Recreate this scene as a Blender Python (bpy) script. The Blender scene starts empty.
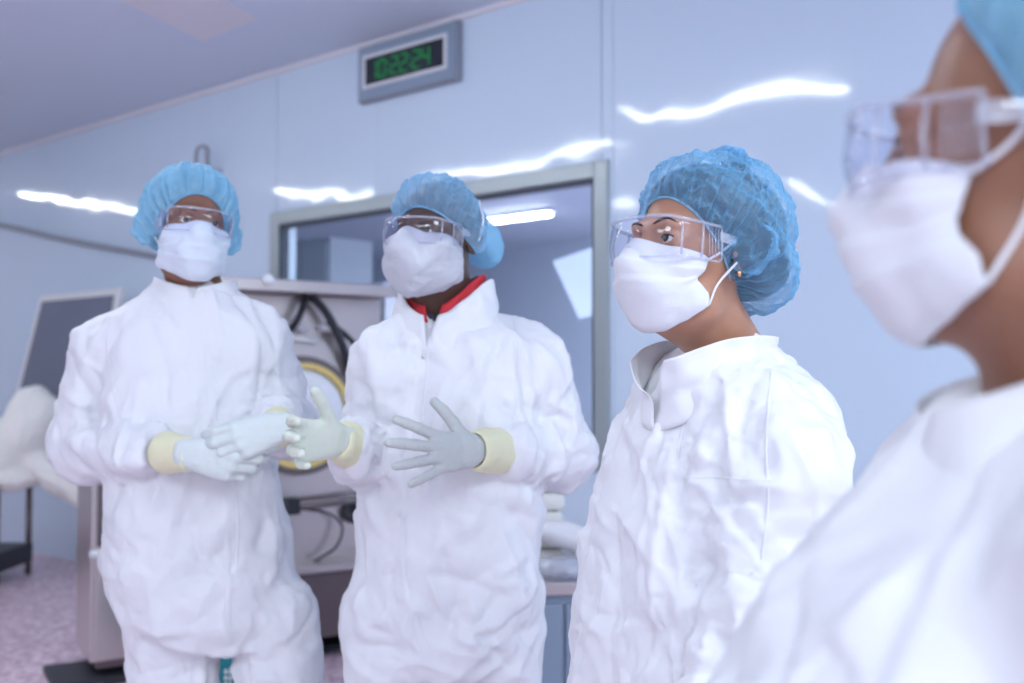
import bpy, bmesh, math, random
import numpy as np
from mathutils import Vector, Matrix
from mathutils.bvhtree import BVHTree
from mathutils.kdtree import KDTree
random.seed(7)
SC = bpy.context.scene
COL = SC.collection
PI = math.pi

# ------------------------------------------------------------------ camera
CAM_H = 1.27
PITCH = math.atan(37.5 / 1000)
cam_d = bpy.data.cameras.new('camera')
cam = bpy.data.objects.new('camera', cam_d)
COL.objects.link(cam)
cam.location = (0, 0, CAM_H)
cam.rotation_euler = (PI / 2 + PITCH, 0, 0)
cam_d.sensor_width = 36
cam_d.lens = 36 * 1000 / 1024
cam_d.clip_start = 0.05
cam_d.dof.use_dof = True
cam_d.dof.focus_distance = 1.47
cam_d.dof.aperture_fstop = 3.1
SC.camera = cam

# ------------------------------------------------------------------ world, exposure
w = bpy.data.worlds.new('world')
SC.world = w
w.use_nodes = True
w.node_tree.nodes['Background'].inputs[0].default_value = (0.75, 0.82, 1, 1)
w.node_tree.nodes['Background'].inputs[1].default_value = 0.3
SC.view_settings.view_transform = 'Standard'
SC.view_settings.look = 'None'
SC.view_settings.gamma = 1
SC.view_settings.use_curve_mapping = False
SC.view_settings.exposure = 0.42

# ------------------------------------------------------------------ room frame
CEIL = 3.05
D = np.array([.786, -.618, 0]); D /= np.linalg.norm(D)      # along the window wall, to the right
N = np.array([-.618, -.786, 0]); N /= np.linalg.norm(N)     # out of the window wall into the room
UP = np.array([0., 0, 1])
W0 = np.array([-3.373, 7.3, 0])
def room(s, q, z): return W0 + D * s + N * q + UP * z
S0, S1, Q1 = -4.5, 10.0, 7.5

def area_light(name, s, q, sx, sy, power, z=CEIL - 0.05, color=(0.84, 0.94, 1.0)):
    ld = bpy.data.lights.new(name, 'AREA')
    ld.shape = 'RECTANGLE'; ld.size = sx; ld.size_y = sy; ld.energy = power; ld.color = color
    o = bpy.data.objects.new(name, ld)
    COL.objects.link(o)
    o.location = room(s, q, z)
    o.rotation_euler = (0, 0, math.atan2(D[1], D[0]))
    return o
area_light('unseen_ceiling_light', 8.9, 2.6, 1.2, 1.2, 52)  # unseen area lights added, set where the glossy wall won't mirror them into view
area_light('unseen_ceiling_light', 8.4, 5.4, 1.2, 1.2, 52)
area_light('unseen_ceiling_light', 7.0, 6.4, 1.2, 1.2, 34)
area_light('fill_light_beyond', 5.2, -2.6, 1.4, 1.4, 170, z=2.58)  # unseen fill light added to brighten the room behind the pane

# ------------------------------------------------------------------ pixel to place at a given distance
def ray(px, py):
    x = (px - 512) / 1000; z = (341.5 - py) / 1000
    return np.array([x, math.cos(PITCH) - z * math.sin(PITCH), math.sin(PITCH) + z * math.cos(PITCH)])
CAMP = np.array([0, 0, CAM_H])
def at(px, py, Y):
    r = ray(px, py)
    return CAMP + r * (Y / r[1])

# ------------------------------------------------------------------ materials
MATS = {}
def mat(name, color, rough=.5, metal=0., bump=None, var=None, spec=.5, coat=0., sss=0., emit=None, alpha=None, coords='Object'):
    m = bpy.data.materials.new(name); m.use_nodes = True
    nt = m.node_tree; b = nt.nodes['Principled BSDF']
    b.inputs['Base Color'].default_value = (*color, 1)
    b.inputs['Roughness'].default_value = rough
    b.inputs['Metallic'].default_value = metal
    b.inputs['Specular IOR Level'].default_value = spec
    b.inputs['Coat Weight'].default_value = coat
    if sss:
        b.inputs['Subsurface Weight'].default_value = sss
        b.inputs['Subsurface Radius'].default_value = (.012, .005, .003)
        b.inputs['Subsurface Scale'].default_value = .5
    if emit:
        b.inputs['Emission Color'].default_value = (*emit[0], 1)
        b.inputs['Emission Strength'].default_value = emit[1]
    tc = nt.nodes.new('ShaderNodeTexCoord')
    prev = None
    for (kind, scale, dist, strength) in (bump or []):
        if kind == 'noise':
            t = nt.nodes.new('ShaderNodeTexNoise'); t.inputs['Scale'].default_value = scale
            t.inputs['Detail'].default_value = 4; out = t.outputs['Fac']
        elif kind == 'soft':
            t = nt.nodes.new('ShaderNodeTexNoise'); t.inputs['Scale'].default_value = scale
            t.inputs['Detail'].default_value = 1; out = t.outputs['Fac']
        elif kind == 'crease':
            n2 = nt.nodes.new('ShaderNodeTexNoise'); n2.inputs['Scale'].default_value = scale * .6
            nt.links.new(tc.outputs[coords], n2.inputs['Vector'])
            mx = nt.nodes.new('ShaderNodeMixRGB'); mx.inputs[0].default_value = .12
            nt.links.new(tc.outputs[coords], mx.inputs[1]); nt.links.new(n2.outputs['Color'], mx.inputs[2])
            t = nt.nodes.new('ShaderNodeTexVoronoi'); t.inputs['Scale'].default_value = scale
            nt.links.new(mx.outputs[0], t.inputs['Vector']); out = t.outputs['Distance']
        elif kind == 'fibre':
            t = nt.nodes.new('ShaderNodeTexNoise'); t.inputs['Scale'].default_value = scale
            t.inputs['Detail'].default_value = 6; t.inputs['Distortion'].default_value = 2.5; out = t.outputs['Fac']
        elif kind == 'fold':
            t = nt.nodes.new('ShaderNodeTexNoise'); t.noise_type = 'RIDGED_MULTIFRACTAL'; t.normalize = True
            t.inputs['Scale'].default_value = scale; t.inputs['Detail'].default_value = 2; t.inputs['Distortion'].default_value = .6; out = t.outputs['Fac']
        elif kind == 'brush':
            mp = nt.nodes.new('ShaderNodeMapping'); mp.inputs['Scale'].default_value = (2, 2, 60)
            nt.links.new(tc.outputs[coords], mp.inputs['Vector'])
            t = nt.nodes.new('ShaderNodeTexNoise'); t.inputs['Scale'].default_value = scale
            nt.links.new(mp.outputs[0], t.inputs['Vector']); out = t.outputs['Fac']
        if kind not in ('crease', 'brush'):
            nt.links.new(tc.outputs[coords], t.inputs['Vector'])
        bp = nt.nodes.new('ShaderNodeBump'); bp.inputs['Distance'].default_value = dist
        bp.inputs['Strength'].default_value = strength
        nt.links.new(out, bp.inputs['Height'])
        if prev: nt.links.new(prev, bp.inputs['Normal'])
        prev = bp.outputs['Normal']
    if prev: nt.links.new(prev, b.inputs['Normal'])
    if var:
        c2, scale, lo, hi = var
        t = nt.nodes.new('ShaderNodeTexNoise'); t.inputs['Scale'].default_value = scale; t.inputs['Detail'].default_value = 5
        nt.links.new(tc.outputs[coords], t.inputs['Vector'])
        r = nt.nodes.new('ShaderNodeValToRGB')
        r.color_ramp.elements[0].position = lo; r.color_ramp.elements[0].color = (*color, 1)
        r.color_ramp.elements[1].position = hi; r.color_ramp.elements[1].color = (*c2, 1)
        nt.links.new(t.outputs['Fac'], r.inputs[0]); nt.links.new(r.outputs[0], b.inputs['Base Color'])
    MATS[name] = m
    return m

def mat_net(name, color, clear, bumpscale=60, crinkle=0.):
    """thin non-woven fibre sheet: part see-through, part diffuse; denser where seen edge-on"""
    m = bpy.data.materials.new(name); m.use_nodes = True
    nt = m.node_tree; nt.nodes.clear()
    o = nt.nodes.new('ShaderNodeOutputMaterial')
    df = nt.nodes.new('ShaderNodeBsdfDiffuse'); df.inputs[0].default_value = (*color, 1)
    tl = nt.nodes.new('ShaderNodeBsdfTranslucent'); tl.inputs[0].default_value = (*color, 1)
    gl = nt.nodes.new('ShaderNodeBsdfGlossy'); gl.inputs['Roughness'].default_value = .35
    tr = nt.nodes.new('ShaderNodeBsdfTransparent')
    m1 = nt.nodes.new('ShaderNodeMixShader'); m1.inputs[0].default_value = .35
    nt.links.new(df.outputs[0], m1.inputs[1]); nt.links.new(tl.outputs[0], m1.inputs[2])
    m2 = nt.nodes.new('ShaderNodeMixShader'); m2.inputs[0].default_value = .06
    nt.links.new(m1.outputs[0], m2.inputs[1]); nt.links.new(gl.outputs[0], m2.inputs[2])
    lw = nt.nodes.new('ShaderNodeLayerWeight'); lw.inputs[0].default_value = .35
    mr = nt.nodes.new('ShaderNodeMapRange')
    mr.inputs['From Min'].default_value = 0; mr.inputs['From Max'].default_value = .8
    mr.inputs['To Min'].default_value = 1 - clear; mr.inputs['To Max'].default_value = .97
    nt.links.new(lw.outputs['Facing'], mr.inputs[0])
    m3 = nt.nodes.new('ShaderNodeMixShader')
    nt.links.new(mr.outputs[0], m3.inputs[0]); nt.links.new(tr.outputs[0], m3.inputs[1]); nt.links.new(m2.outputs[0], m3.inputs[2])
    nt.links.new(m3.outputs[0], o.inputs[0])
    tc = nt.nodes.new('ShaderNodeTexCoord')
    if crinkle:
        # gathered fibre lies double along its folds
        k_ = nt.nodes.new('ShaderNodeTexNoise'); k_.noise_type = 'RIDGED_MULTIFRACTAL'; k_.normalize = True
        k_.inputs['Scale'].default_value = 17; k_.inputs['Detail'].default_value = 3; k_.inputs['Distortion'].default_value = 1.1; k_.inputs['Roughness'].default_value = .6
        nt.links.new(tc.outputs['Object'], k_.inputs['Vector'])
        kr = nt.nodes.new('ShaderNodeMapRange'); kr.inputs['From Min'].default_value = .34; kr.inputs['From Max'].default_value = .75
        kr.inputs['To Min'].default_value = -.10; kr.inputs['To Max'].default_value = crinkle
        nt.links.new(k_.outputs['Fac'], kr.inputs[0])
        ka = nt.nodes.new('ShaderNodeMath'); ka.operation = 'ADD'; ka.use_clamp = True
        nt.links.new(mr.outputs[0], ka.inputs[0]); nt.links.new(kr.outputs[0], ka.inputs[1])
        nt.links.new(ka.outputs[0], m3.inputs[0])
    t = nt.nodes.new('ShaderNodeTexNoise'); t.inputs['Scale'].default_value = bumpscale; t.inputs['Distortion'].default_value = 1.5
    nt.links.new(tc.outputs['Object'], t.inputs['Vector'])
    bp = nt.nodes.new('ShaderNodeBump'); bp.inputs['Distance'].default_value = .004; bp.inputs['Strength'].default_value = .5
    nt.links.new(t.outputs['Fac'], bp.inputs['Height'])
    for n_ in (df, tl, gl, lw): nt.links.new(bp.outputs[0], n_.inputs['Normal'])
    MATS[name] = m
    return m

def mat_clear(name, tint=(1, 1, 1), refl=.06, rough=.03, haze=0., hazecol=(.9, .93, 1)):
    """clear sheet: transparent with Fresnel gloss"""
    m = bpy.data.materials.new(name); m.use_nodes = True
    nt = m.node_tree; nt.nodes.clear()
    o = nt.nodes.new('ShaderNodeOutputMaterial')
    tr = nt.nodes.new('ShaderNodeBsdfTransparent'); tr.inputs[0].default_value = (*tint, 1)
    gl = nt.nodes.new('ShaderNodeBsdfGlossy'); gl.inputs['Roughness'].default_value = rough
    fr = nt.nodes.new('ShaderNodeLayerWeight'); fr.inputs[0].default_value = .5
    pw = nt.nodes.new('ShaderNodeMath'); pw.operation = 'POWER'; pw.inputs[1].default_value = 4
    nt.links.new(fr.outputs['Facing'], pw.inputs[0])
    ad = nt.nodes.new('ShaderNodeMath'); ad.operation = 'MULTIPLY_ADD'; ad.inputs[1].default_value = .55; ad.inputs[2].default_value = refl
    nt.links.new(pw.outputs[0], ad.inputs[0])
    m1 = nt.nodes.new('ShaderNodeMixShader')
    nt.links.new(ad.outputs[0], m1.inputs[0])
    base = tr
    if haze:
        df = nt.nodes.new('ShaderNodeBsdfDiffuse'); df.inputs[0].default_value = (*hazecol, 1)
        mh = nt.nodes.new('ShaderNodeMixShader'); mh.inputs[0].default_value = haze
        nt.links.new(tr.outputs[0], mh.inputs[1]); nt.links.new(df.outputs[0], mh.inputs[2]); base = mh
    nt.links.new(base.outputs[0], m1.inputs[1]); nt.links.new(gl.outputs[0], m1.inputs[2])
    nt.links.new(m1.outputs[0], o.inputs[0])
    MATS[name] = m
    return m

mat('wall_paint', (.67, .80, .95), .07, bump=[('soft', .8, .05, .42), ('soft', 3.0, .016, .34)], spec=.45)
mat('ceiling_paint', (.74, .82, .95), .6)
mat('ceiling_panel_paint', (.86, .84, .90), .6)
mat('floor_vinyl', (.46, .31, .40), .35, var=((.84, .68, .76), 34, .40, .60))
mat('room_paint', (.80, .83, .88), .6)
mat('aluminium', (.40, .46, .48), .35, .35)
mat('gasket', (.06, .075, .10), .5)
mat('steel', (.64, .585, .57), .28, .85, bump=[('brush', 3, .002, .15)])
mat('steel_dark', (.20, .165, .165), .3, .8)
mat('black_rubber', (.02, .022, .03), .5)
mat('grey_plastic', (.30, .33, .40), .4)
mat('screen_grey', (.17, .19, .27), .25)
mat('white_plastic', (.8, .82, .86), .4)
mat('yellow_seal', (.80, .62, .22), .5)
mat('tyvek', (.82, .83, .87), .48, bump=[('fold', 22, .006, .35)], spec=.35)
mat('tyvek_trim', (.82, .83, .87), .5, bump=[('fold', 20, .004, .3)], spec=.35)
mat('cloth_white', (.88, .88, .85), .8, bump=[('crease', 9, .02, .3)])
mat('mask_white', (.78, .79, .84), .75, bump=[('fibre', 90, .002, .25)], sss=.1)
mat('mask_blue', (.76, .83, .93), .75, bump=[('fibre', 90, .002, .3)], sss=.1)
mat('elastic_white', (.85, .86, .9), .7)
mat('latex', (.70, .77, .76), .45, bump=[('crease', 60, .002, .25)], sss=.12)
mat('latex_grey', (.58, .61, .60), .45, bump=[('crease', 60, .003, .35)], sss=.1)
mat('latex_green', (.70, .76, .66), .45, bump=[('crease', 60, .002, .25)], sss=.12)
mat('cuff_yellow', (.88, .85, .58), .6, bump=[('crease', 40, .003, .3)], sss=.1)
mat('skin_brown', (.25, .11, .068), .45, sss=.10, var=((.31, .145, .09), 22, .35, .7))
mat('skin_dark', (.085, .045, .035), .42, sss=.08, var=((.12, .065, .05), 22, .35, .7))
mat('skin_tan', (.43, .205, .125), .42, sss=.12, var=((.50, .26, .17), 18, .35, .7))
mat('skin_warm', (.26, .115, .065), .42, sss=.10, var=((.33, .15, .09), 18, .35, .7))
mat('hair', (.02, .018, .025), .45, bump=[('brush', 8, .004, .4)])
mat('eye_white', (.72, .70, .68), .15)
mat('iris', (.045, .022, .014), .1)
mat('pupil', (.004, .004, .005), .05)
mat('red_cloth', (.60, .025, .04), .7)
mat('dark_cloth', (.03, .03, .05), .8)
mat('gold', (.8, .5, .3), .25, 1)
mat('teal', (.0, .20, .24), .5)
mat('white_print', (.8, .85, .85), .6)
mat('lamp_body', (.7, .72, .76), .4)
mat('tube_glow', (1, 1, 1), .5, emit=((.93, .97, 1), 30))
mat('reflection_glow', (1, 1, 1), .5, emit=((.62, .82, 1), .55))  # glow of the added panel that imitates a reflection in the window
mat('digit_green', (.0, .05, .01), .4, emit=((.01, .40, .09), .42))
mat('digit_off', (.012, .016, .030), .3)
mat('clock_face', (.28, .36, .48), .3)
mat('next_room_paint', (.58, .67, .74), .6)
mat('next_room_unit', (.36, .42, .44), .5)
mat_net('net_light', (.36, .74, .99), .10, 60, .3)
mat_net('net_blue', (.27, .64, .98), .62, 50, .95)
mat_net('net_mid', (.36, .68, .96), .45, 60, .4)
mat_net('mask_sheer', (.84, .86, .93), .10, 40)
mat_clear('pane_glass', (.80, .83, .92), .03, .02)
mat_clear('lens_clear', (.97, .97, 1), .03, .04)
mat_clear('plastic_clear', (.92, .94, 1), .10, .1, .22)
mat_clear('bag_clear', (.9, .93, 1), .10, .15, .30)

# ------------------------------------------------------------------ object helpers
def props(o, label=None, cat=None, group=None, kind=None):
    if label: o['label'] = label
    if cat: o['category'] = cat
    if group: o['group'] = group
    if kind: o['kind'] = kind
    return o

def origin_of(o):
    p = np.zeros(3)
    while o is not None:
        p += np.array(o.location); o = o.parent
    return p

def add(name, V, F, m, parent=None, smooth=True, loc=None):
    """one mesh object from world-space vertices"""
    V = np.asarray(V, float)
    if parent is not None and loc is None:
        base = origin_of(parent); L = np.zeros(3)
    else:
        base = np.array(loc if loc is not None else [V[:, 0].mean(), V[:, 1].mean(), V[:, 2].min()]); L = base
        if parent is not None: L = base - origin_of(parent)
    me = bpy.data.meshes.new(name)
    if isinstance(F, np.ndarray): F = F.tolist()
    me.from_pydata((V - base).tolist(), [], F)
    if smooth: me.polygons.foreach_set('use_smooth', [True] * len(me.polygons))
    me.materials.append(MATS[m] if isinstance(m, str) else m)
    me.update()
    o = bpy.data.objects.new(name, me)
    o.location = L
    COL.objects.link(o)
    if parent is not None: o.parent = parent
    return o

def empty(name, loc, label, cat, group=None):
    o = bpy.data.objects.new(name, None)
    o.empty_display_size = .1
    o.location = loc
    COL.objects.link(o)
    return props(o, label, cat, group)

class MB:
    """collects boxes and tubes in world space"""
    def __init__(self): self.V = []; self.F = []
    def push(self, V, F):
        n = len(self.V); self.V += [tuple(v) for v in V]; self.F += [tuple(i + n for i in f) for f in F]; return self
    def box(self, c, ax, ay, az, bev=0.):
        """box by centre and three half-extent vectors"""
        c, ax, ay, az = [np.asarray(v, float) for v in (c, ax, ay, az)]
        if bev <= 0:
            V = [c + i * ax + j * ay + k * az for i in (-1, 1) for j in (-1, 1) for k in (-1, 1)]
            F = [(0, 1, 3, 2), (4, 6, 7, 5), (0, 4, 5, 1), (2, 3, 7, 6), (0, 2, 6, 4), (1, 5, 7, 3)]
            if np.dot(np.cross(ax, ay), az) < 0: F = [f[::-1] for f in F]
            return self.push(V, F)
        bm = bmesh.new(); bmesh.ops.create_cube(bm, size=2)
        M = Matrix([[ax[i], ay[i], az[i], c[i]] for i in range(3)] + [[0, 0, 0, 1]])
        bmesh.ops.transform(bm, matrix=M, verts=bm.verts)
        if np.dot(np.cross(ax, ay), az) < 0: bmesh.ops.reverse_faces(bm, faces=bm.faces)
        bmesh.ops.bevel(bm, geom=bm.edges[:], offset=bev, segments=2, profile=.5, affect='EDGES')
        bm.verts.index_update()
        V = [tuple(v.co) for v in bm.verts]; F = [tuple(v.index for v in f.verts) for f in bm.faces]
        bm.free()
        return self.push(V, F)
    def tube(self, pts, r, n=8, closed=False):
        pts = np.asarray(pts, float); m = len(pts)
        r = np.broadcast_to(np.asarray(r, float), (m,))
        T = np.gradient(pts, axis=0) if not closed else np.roll(pts, -1, 0) - np.roll(pts, 1, 0)
        T /= np.linalg.norm(T, axis=1)[:, None] + 1e-12
        u = np.cross(T[0], [0, 0, 1.]);
        if np.linalg.norm(u) < .1: u = np.cross(T[0], [1., 0, 0])
        V = []
        for i in range(m):
            u = u - T[i] * np.dot(u, T[i]); u /= np.linalg.norm(u) + 1e-12
            v = np.cross(T[i], u)
            for k in range(n):
                a = 2 * PI * k / n
                V.append(pts[i] + r[i] * (math.cos(a) * u + math.sin(a) * v))
        F = []
        for i in range(m if closed else m - 1):
            j = (i + 1) % m
            for k in range(n):
                F.append((i * n + k, i * n + (k + 1) % n, j * n + (k + 1) % n, j * n + k))
        if not closed:
            F.append(tuple(range(n))[::-1]); F.append(tuple((m - 1) * n + k for k in range(n)))
        return self.push(V, F)
    def disc(self, c, axis, r0, r1, h0, h1, n=40):
        """ring or disc: solid of revolution about axis between radii r0..r1 and heights h0..h1"""
        axis = np.asarray(axis, float); axis /= np.linalg.norm(axis)
        u = np.cross(axis, [0, 0, 1.])
        if np.linalg.norm(u) < .1: u = np.cross(axis, [1., 0, 0])
        u /= np.linalg.norm(u); v = np.cross(axis, u); c = np.asarray(c, float)
        prof = [(r0, h0), (r1, h0), (r1, h1), (r0, h1)]
        V = []
        for k in range(n):
            a = 2 * PI * k / n; e = math.cos(a) * u + math.sin(a) * v
            for (r, h) in prof: V.append(c + e * r + axis * h)
        F = []
        for k in range(n):
            j = (k + 1) % n
            for i in range(4):
                i2 = (i + 1) % 4
                F.append((k * 4 + i, j * 4 + i, j * 4 + i2, k * 4 + i2))
        return self.push(V, F)
    def build(self, name, m, parent=None, smooth=False, loc=None):
        return add(name, self.V, self.F, m, parent, smooth, loc)

def spline(pts, n=24):
    """Catmull-Rom through points"""
    P = np.asarray(pts, float); P = np.vstack([2 * P[0] - P[1], P, 2 * P[-1] - P[-2]])
    out = []
    for i in range(1, len(P) - 2):
        for t in np.linspace(0, 1, n, endpoint=False):
            a, b, c, d = P[i - 1], P[i], P[i + 1], P[i + 2]
            out.append(.5 * (2 * b + (c - a) * t + (2 * a - 5 * b + 4 * c - d) * t * t + (3 * b - a - 3 * c + d) * t ** 3))
    out.append(P[-2])
    return np.array(out)

# ------------------------------------------------------------------ distance-field modelling
def smin(a, b, k):
    if k <= 0: return np.minimum(a, b)
    h = np.clip(.5 + .5 * (b - a) / k, 0, 1)
    return b + (a - b) * h - k * h * (1 - h)
def smax(a, b, k): return -smin(-a, -b, k)

class Cap:
    def __init__(s, a, b, ra, rb=None, k=.02, op='+', flat=None):
        s.a = np.asarray(a, float); s.b = np.asarray(b, float); s.ra = ra; s.rb = ra if rb is None else rb; s.k = k; s.op = op; s.flat = flat
    def bbox(s):
        r = max(s.ra, s.rb); return np.minimum(s.a, s.b) - r, np.maximum(s.a, s.b) + r
    def d(s, X, Y, Z):
        ab = s.b - s.a; L = ab @ ab + 1e-12
        if s.flat is not None:
            n, f = s.flat; n = np.asarray(n); m = (s.a + s.b) / 2
            h = ((X - m[0]) * n[0] + (Y - m[1]) * n[1] + (Z - m[2]) * n[2]) * (f - 1)
            X = X + n[0] * h; Y = Y + n[1] * h; Z = Z + n[2] * h
        x = X - s.a[0]; y = Y - s.a[1]; z = Z - s.a[2]
        t = np.clip((x * ab[0] + y * ab[1] + z * ab[2]) / L, 0, 1)
        return np.sqrt((x - t * ab[0]) ** 2 + (y - t * ab[1]) ** 2 + (z - t * ab[2]) ** 2) - (s.ra + (s.rb - s.ra) * t)
class Ell:
    def __init__(s, c, r, R=None, k=.02, op='+'):
        s.c = np.asarray(c, float); s.r = np.asarray(r, float); s.R = np.eye(3) if R is None else np.asarray(R); s.k = k; s.op = op
    def bbox(s):
        e = np.sqrt(((s.R * s.r) ** 2).sum(1)); return s.c - e, s.c + e
    def d(s, X, Y, Z):
        x = X - s.c[0]; y = Y - s.c[1]; z = Z - s.c[2]; R = s.R
        a = x * R[0, 0] + y * R[1, 0] + z * R[2, 0]; b = x * R[0, 1] + y * R[1, 1] + z * R[2, 1]; c = x * R[0, 2] + y * R[1, 2] + z * R[2, 2]
        a, b, c = a / s.r[0], b / s.r[1], c / s.r[2]
        k0 = np.sqrt(a * a + b * b + c * c) + 1e-9
        k1 = np.sqrt((a / s.r[0]) ** 2 + (b / s.r[1]) ** 2 + (c / s.r[2]) ** 2) + 1e-9
        return k0 * (k0 - 1) / k1
class Loft:
    """stack of ellipses, keys = (centre, half width along right, half depth along front)"""
    def __init__(s, keys, right, front, k=.03, op='+', p=2.3):
        keys = sorted(keys, key=lambda q: q[0][2])
        s.z = np.array([q[0][2] for q in keys]); s.c = np.array([q[0] for q in keys], float)
        s.A = np.array([q[1] for q in keys]); s.B = np.array([q[2] for q in keys])
        s.right = np.asarray(right, float); s.front = np.asarray(front, float); s.k = k; s.op = op; s.p = p
    def bbox(s):
        m = max(s.A.max(), s.B.max()); return s.c.min(0) - [m, m, 0.02], s.c.max(0) + [m, m, 0.02]
    def d(s, X, Y, Z):
        z = Z
        cx = np.interp(z, s.z, s.c[:, 0]); cy = np.interp(z, s.z, s.c[:, 1])
        A = np.interp(z, s.z, s.A); B = np.interp(z, s.z, s.B)
        x = X - cx; y = Y - cy
        u = np.abs(x * s.right[0] + y * s.right[1]) / A; v = np.abs(x * s.front[0] + y * s.front[1]) / B
        q = (u ** s.p + v ** s.p) ** (1 / s.p)
        d = (q - 1) * np.minimum(A, B)
        return smax(smax(d, z - s.z[-1], .03), s.z[0] - z, .03)

def evaluate(prims, X, Y, Z):
    f = None
    for p in prims:
        d = p.d(X, Y, Z)
        if f is None: f = d
        elif p.op == '+': f = smin(f, d, p.k)
        else: f = smax(f, -d, p.k)
    return f

def surface_nets(F, xs, ys, zs):
    s = F < 0
    nx, ny, nz = F.shape
    c = np.zeros((nx - 1, ny - 1, nz - 1), np.int8)
    for i in (0, 1):
        for j in (0, 1):
            for k in (0, 1): c += s[i:nx - 1 + i, j:ny - 1 + j, k:nz - 1 + k]
    mixed = (c > 0) & (c < 8)
    I, J, K = np.nonzero(mixed)
    acc = np.zeros((len(I), 3)); cnt = np.zeros(len(I))
    for ax in range(3):
        o = [a for a in range(3) if a != ax]
        for e1 in (0, 1):
            for e2 in (0, 1):
                off = np.zeros(3, int); off[o[0]] = e1; off[o[1]] = e2
                a = F[I + off[0], J + off[1], K + off[2]]
                off2 = off.copy(); off2[ax] = 1
                b = F[I + off2[0], J + off2[1], K + off2[2]]
                x = (a < 0) != (b < 0)
                t = np.where(x, a / np.where(x, a - b, 1), 0)
                p = np.zeros((len(I), 3)) + off; p[:, ax] += t
                acc += p * x[:, None]; cnt += x
    P = acc / cnt[:, None] + np.stack([I, J, K], 1)
    V = np.stack([np.interp(P[:, 0], np.arange(nx), xs), np.interp(P[:, 1], np.arange(ny), ys), np.interp(P[:, 2], np.arange(nz), zs)], 1)
    idx = np.full(mixed.shape, -1, np.int64); idx[I, J, K] = np.arange(len(I))
    quads = []
    for ax in range(3):
        sl0 = [slice(1, -1)] * 3; sl1 = [slice(1, -1)] * 3
        sl0[ax] = slice(0, -1); sl1[ax] = slice(1, None)
        a = s[tuple(sl0)]; b = s[tuple(sl1)]
        o1, o2 = [(1, 2), (2, 0), (0, 1)][ax]
        base = np.stack(np.nonzero(a != b), 1)
        flip = a[tuple(base.T)]
        cell = base.copy(); cell[:, o1] += 1; cell[:, o2] += 1
        def cid(d1, d2):
            q = cell.copy(); q[:, o1] += d1; q[:, o2] += d2
            return idx[q[:, 0], q[:, 1], q[:, 2]]
        Q = np.stack([cid(-1, -1), cid(0, -1), cid(0, 0), cid(-1, 0)], 1)
        Q[~flip] = Q[~flip][:, ::-1]
        quads.append(Q)
    Q = np.vstack(quads)
    Q = Q[(Q >= 0).all(1)]
    return V, Q

def sdf_mesh(prims, cell=None, axes=None, pad=.03):
    lo = np.min([p.bbox()[0] for p in prims if p.op == '+'], 0) - pad
    hi = np.max([p.bbox()[1] for p in prims if p.op == '+'], 0) + pad
    if axes is None: axes = [np.arange(lo[i], hi[i] + cell, cell) for i in range(3)]
    xs, ys, zs = axes
    F = np.full((len(xs), len(ys), len(zs)), 1.0)
    for p in prims:
        a, b = p.bbox(); m = .06 + p.k
        sl = []
        for i, ax in enumerate(axes):
            i0 = max(0, np.searchsorted(ax, a[i] - m) - 1); i1 = min(len(ax), np.searchsorted(ax, b[i] + m) + 1)
            sl.append(slice(i0, i1))
        sub = F[tuple(sl)]
        if sub.size == 0: continue
        X = xs[sl[0]][:, None, None]; Y = ys[sl[1]][None, :, None]; Z = zs[sl[2]][None, None, :]
        d = p.d(X, Y, Z)
        d = np.broadcast_to(d, sub.shape)
        F[tuple(sl)] = smin(sub, d, p.k) if p.op == '+' else smax(sub, -d, p.k)
    return surface_nets(F, xs, ys, zs)

def vnormals(V, Q):
    n = np.cross(V[Q[:, 2]] - V[Q[:, 0]], V[Q[:, 3]] - V[Q[:, 1]])
    out = np.zeros_like(V)
    for k in range(4):
        for a in range(3): out[:, a] += np.bincount(Q[:, k], n[:, a], len(V))
    return out / (np.linalg.norm(out, axis=1)[:, None] + 1e-12)

def edges_of(Q, diag=True):
    E = [Q[:, [0, 1]], Q[:, [1, 2]], Q[:, [2, 3]], Q[:, [3, 0]]]
    ne = sum(len(e) for e in E)
    E = np.sort(np.vstack(E), 1); E = np.unique(E, axis=0); n0 = len(E)
    if diag:
        E = np.vstack([E, Q[:, [0, 2]], Q[:, [1, 3]]])
    return E[E[:, 0] != E[:, 1]], n0

def scatter(E, vec, n):
    out = np.empty((n, 3))
    for a in range(3): out[:, a] = np.bincount(E[:, 0], vec[:, a], n) - np.bincount(E[:, 1], vec[:, a], n)
    return out

def noise3(V, scale, seed):
    """cheap smooth noise: sum of random plane waves"""
    r = np.random.RandomState(seed); out = np.zeros(len(V))
    for _ in range(14):
        k = r.normal(size=3); k /= np.linalg.norm(k)
        out += np.sin(V @ k * (2 * PI / scale) * r.uniform(.6, 1.6) + r.uniform(0, 2 * PI))
    return out / 14 ** .5

def smooth_mesh(V, Q, it=2, lam=.5):
    E, n0 = edges_of(Q, False); n = len(V)
    deg = np.bincount(E.ravel(), minlength=n).clip(1)[:, None]
    for _ in range(it):
        dv = V[E[:, 1]] - V[E[:, 0]]
        V = V + lam * scatter(E, dv, n) / deg
    return V

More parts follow.
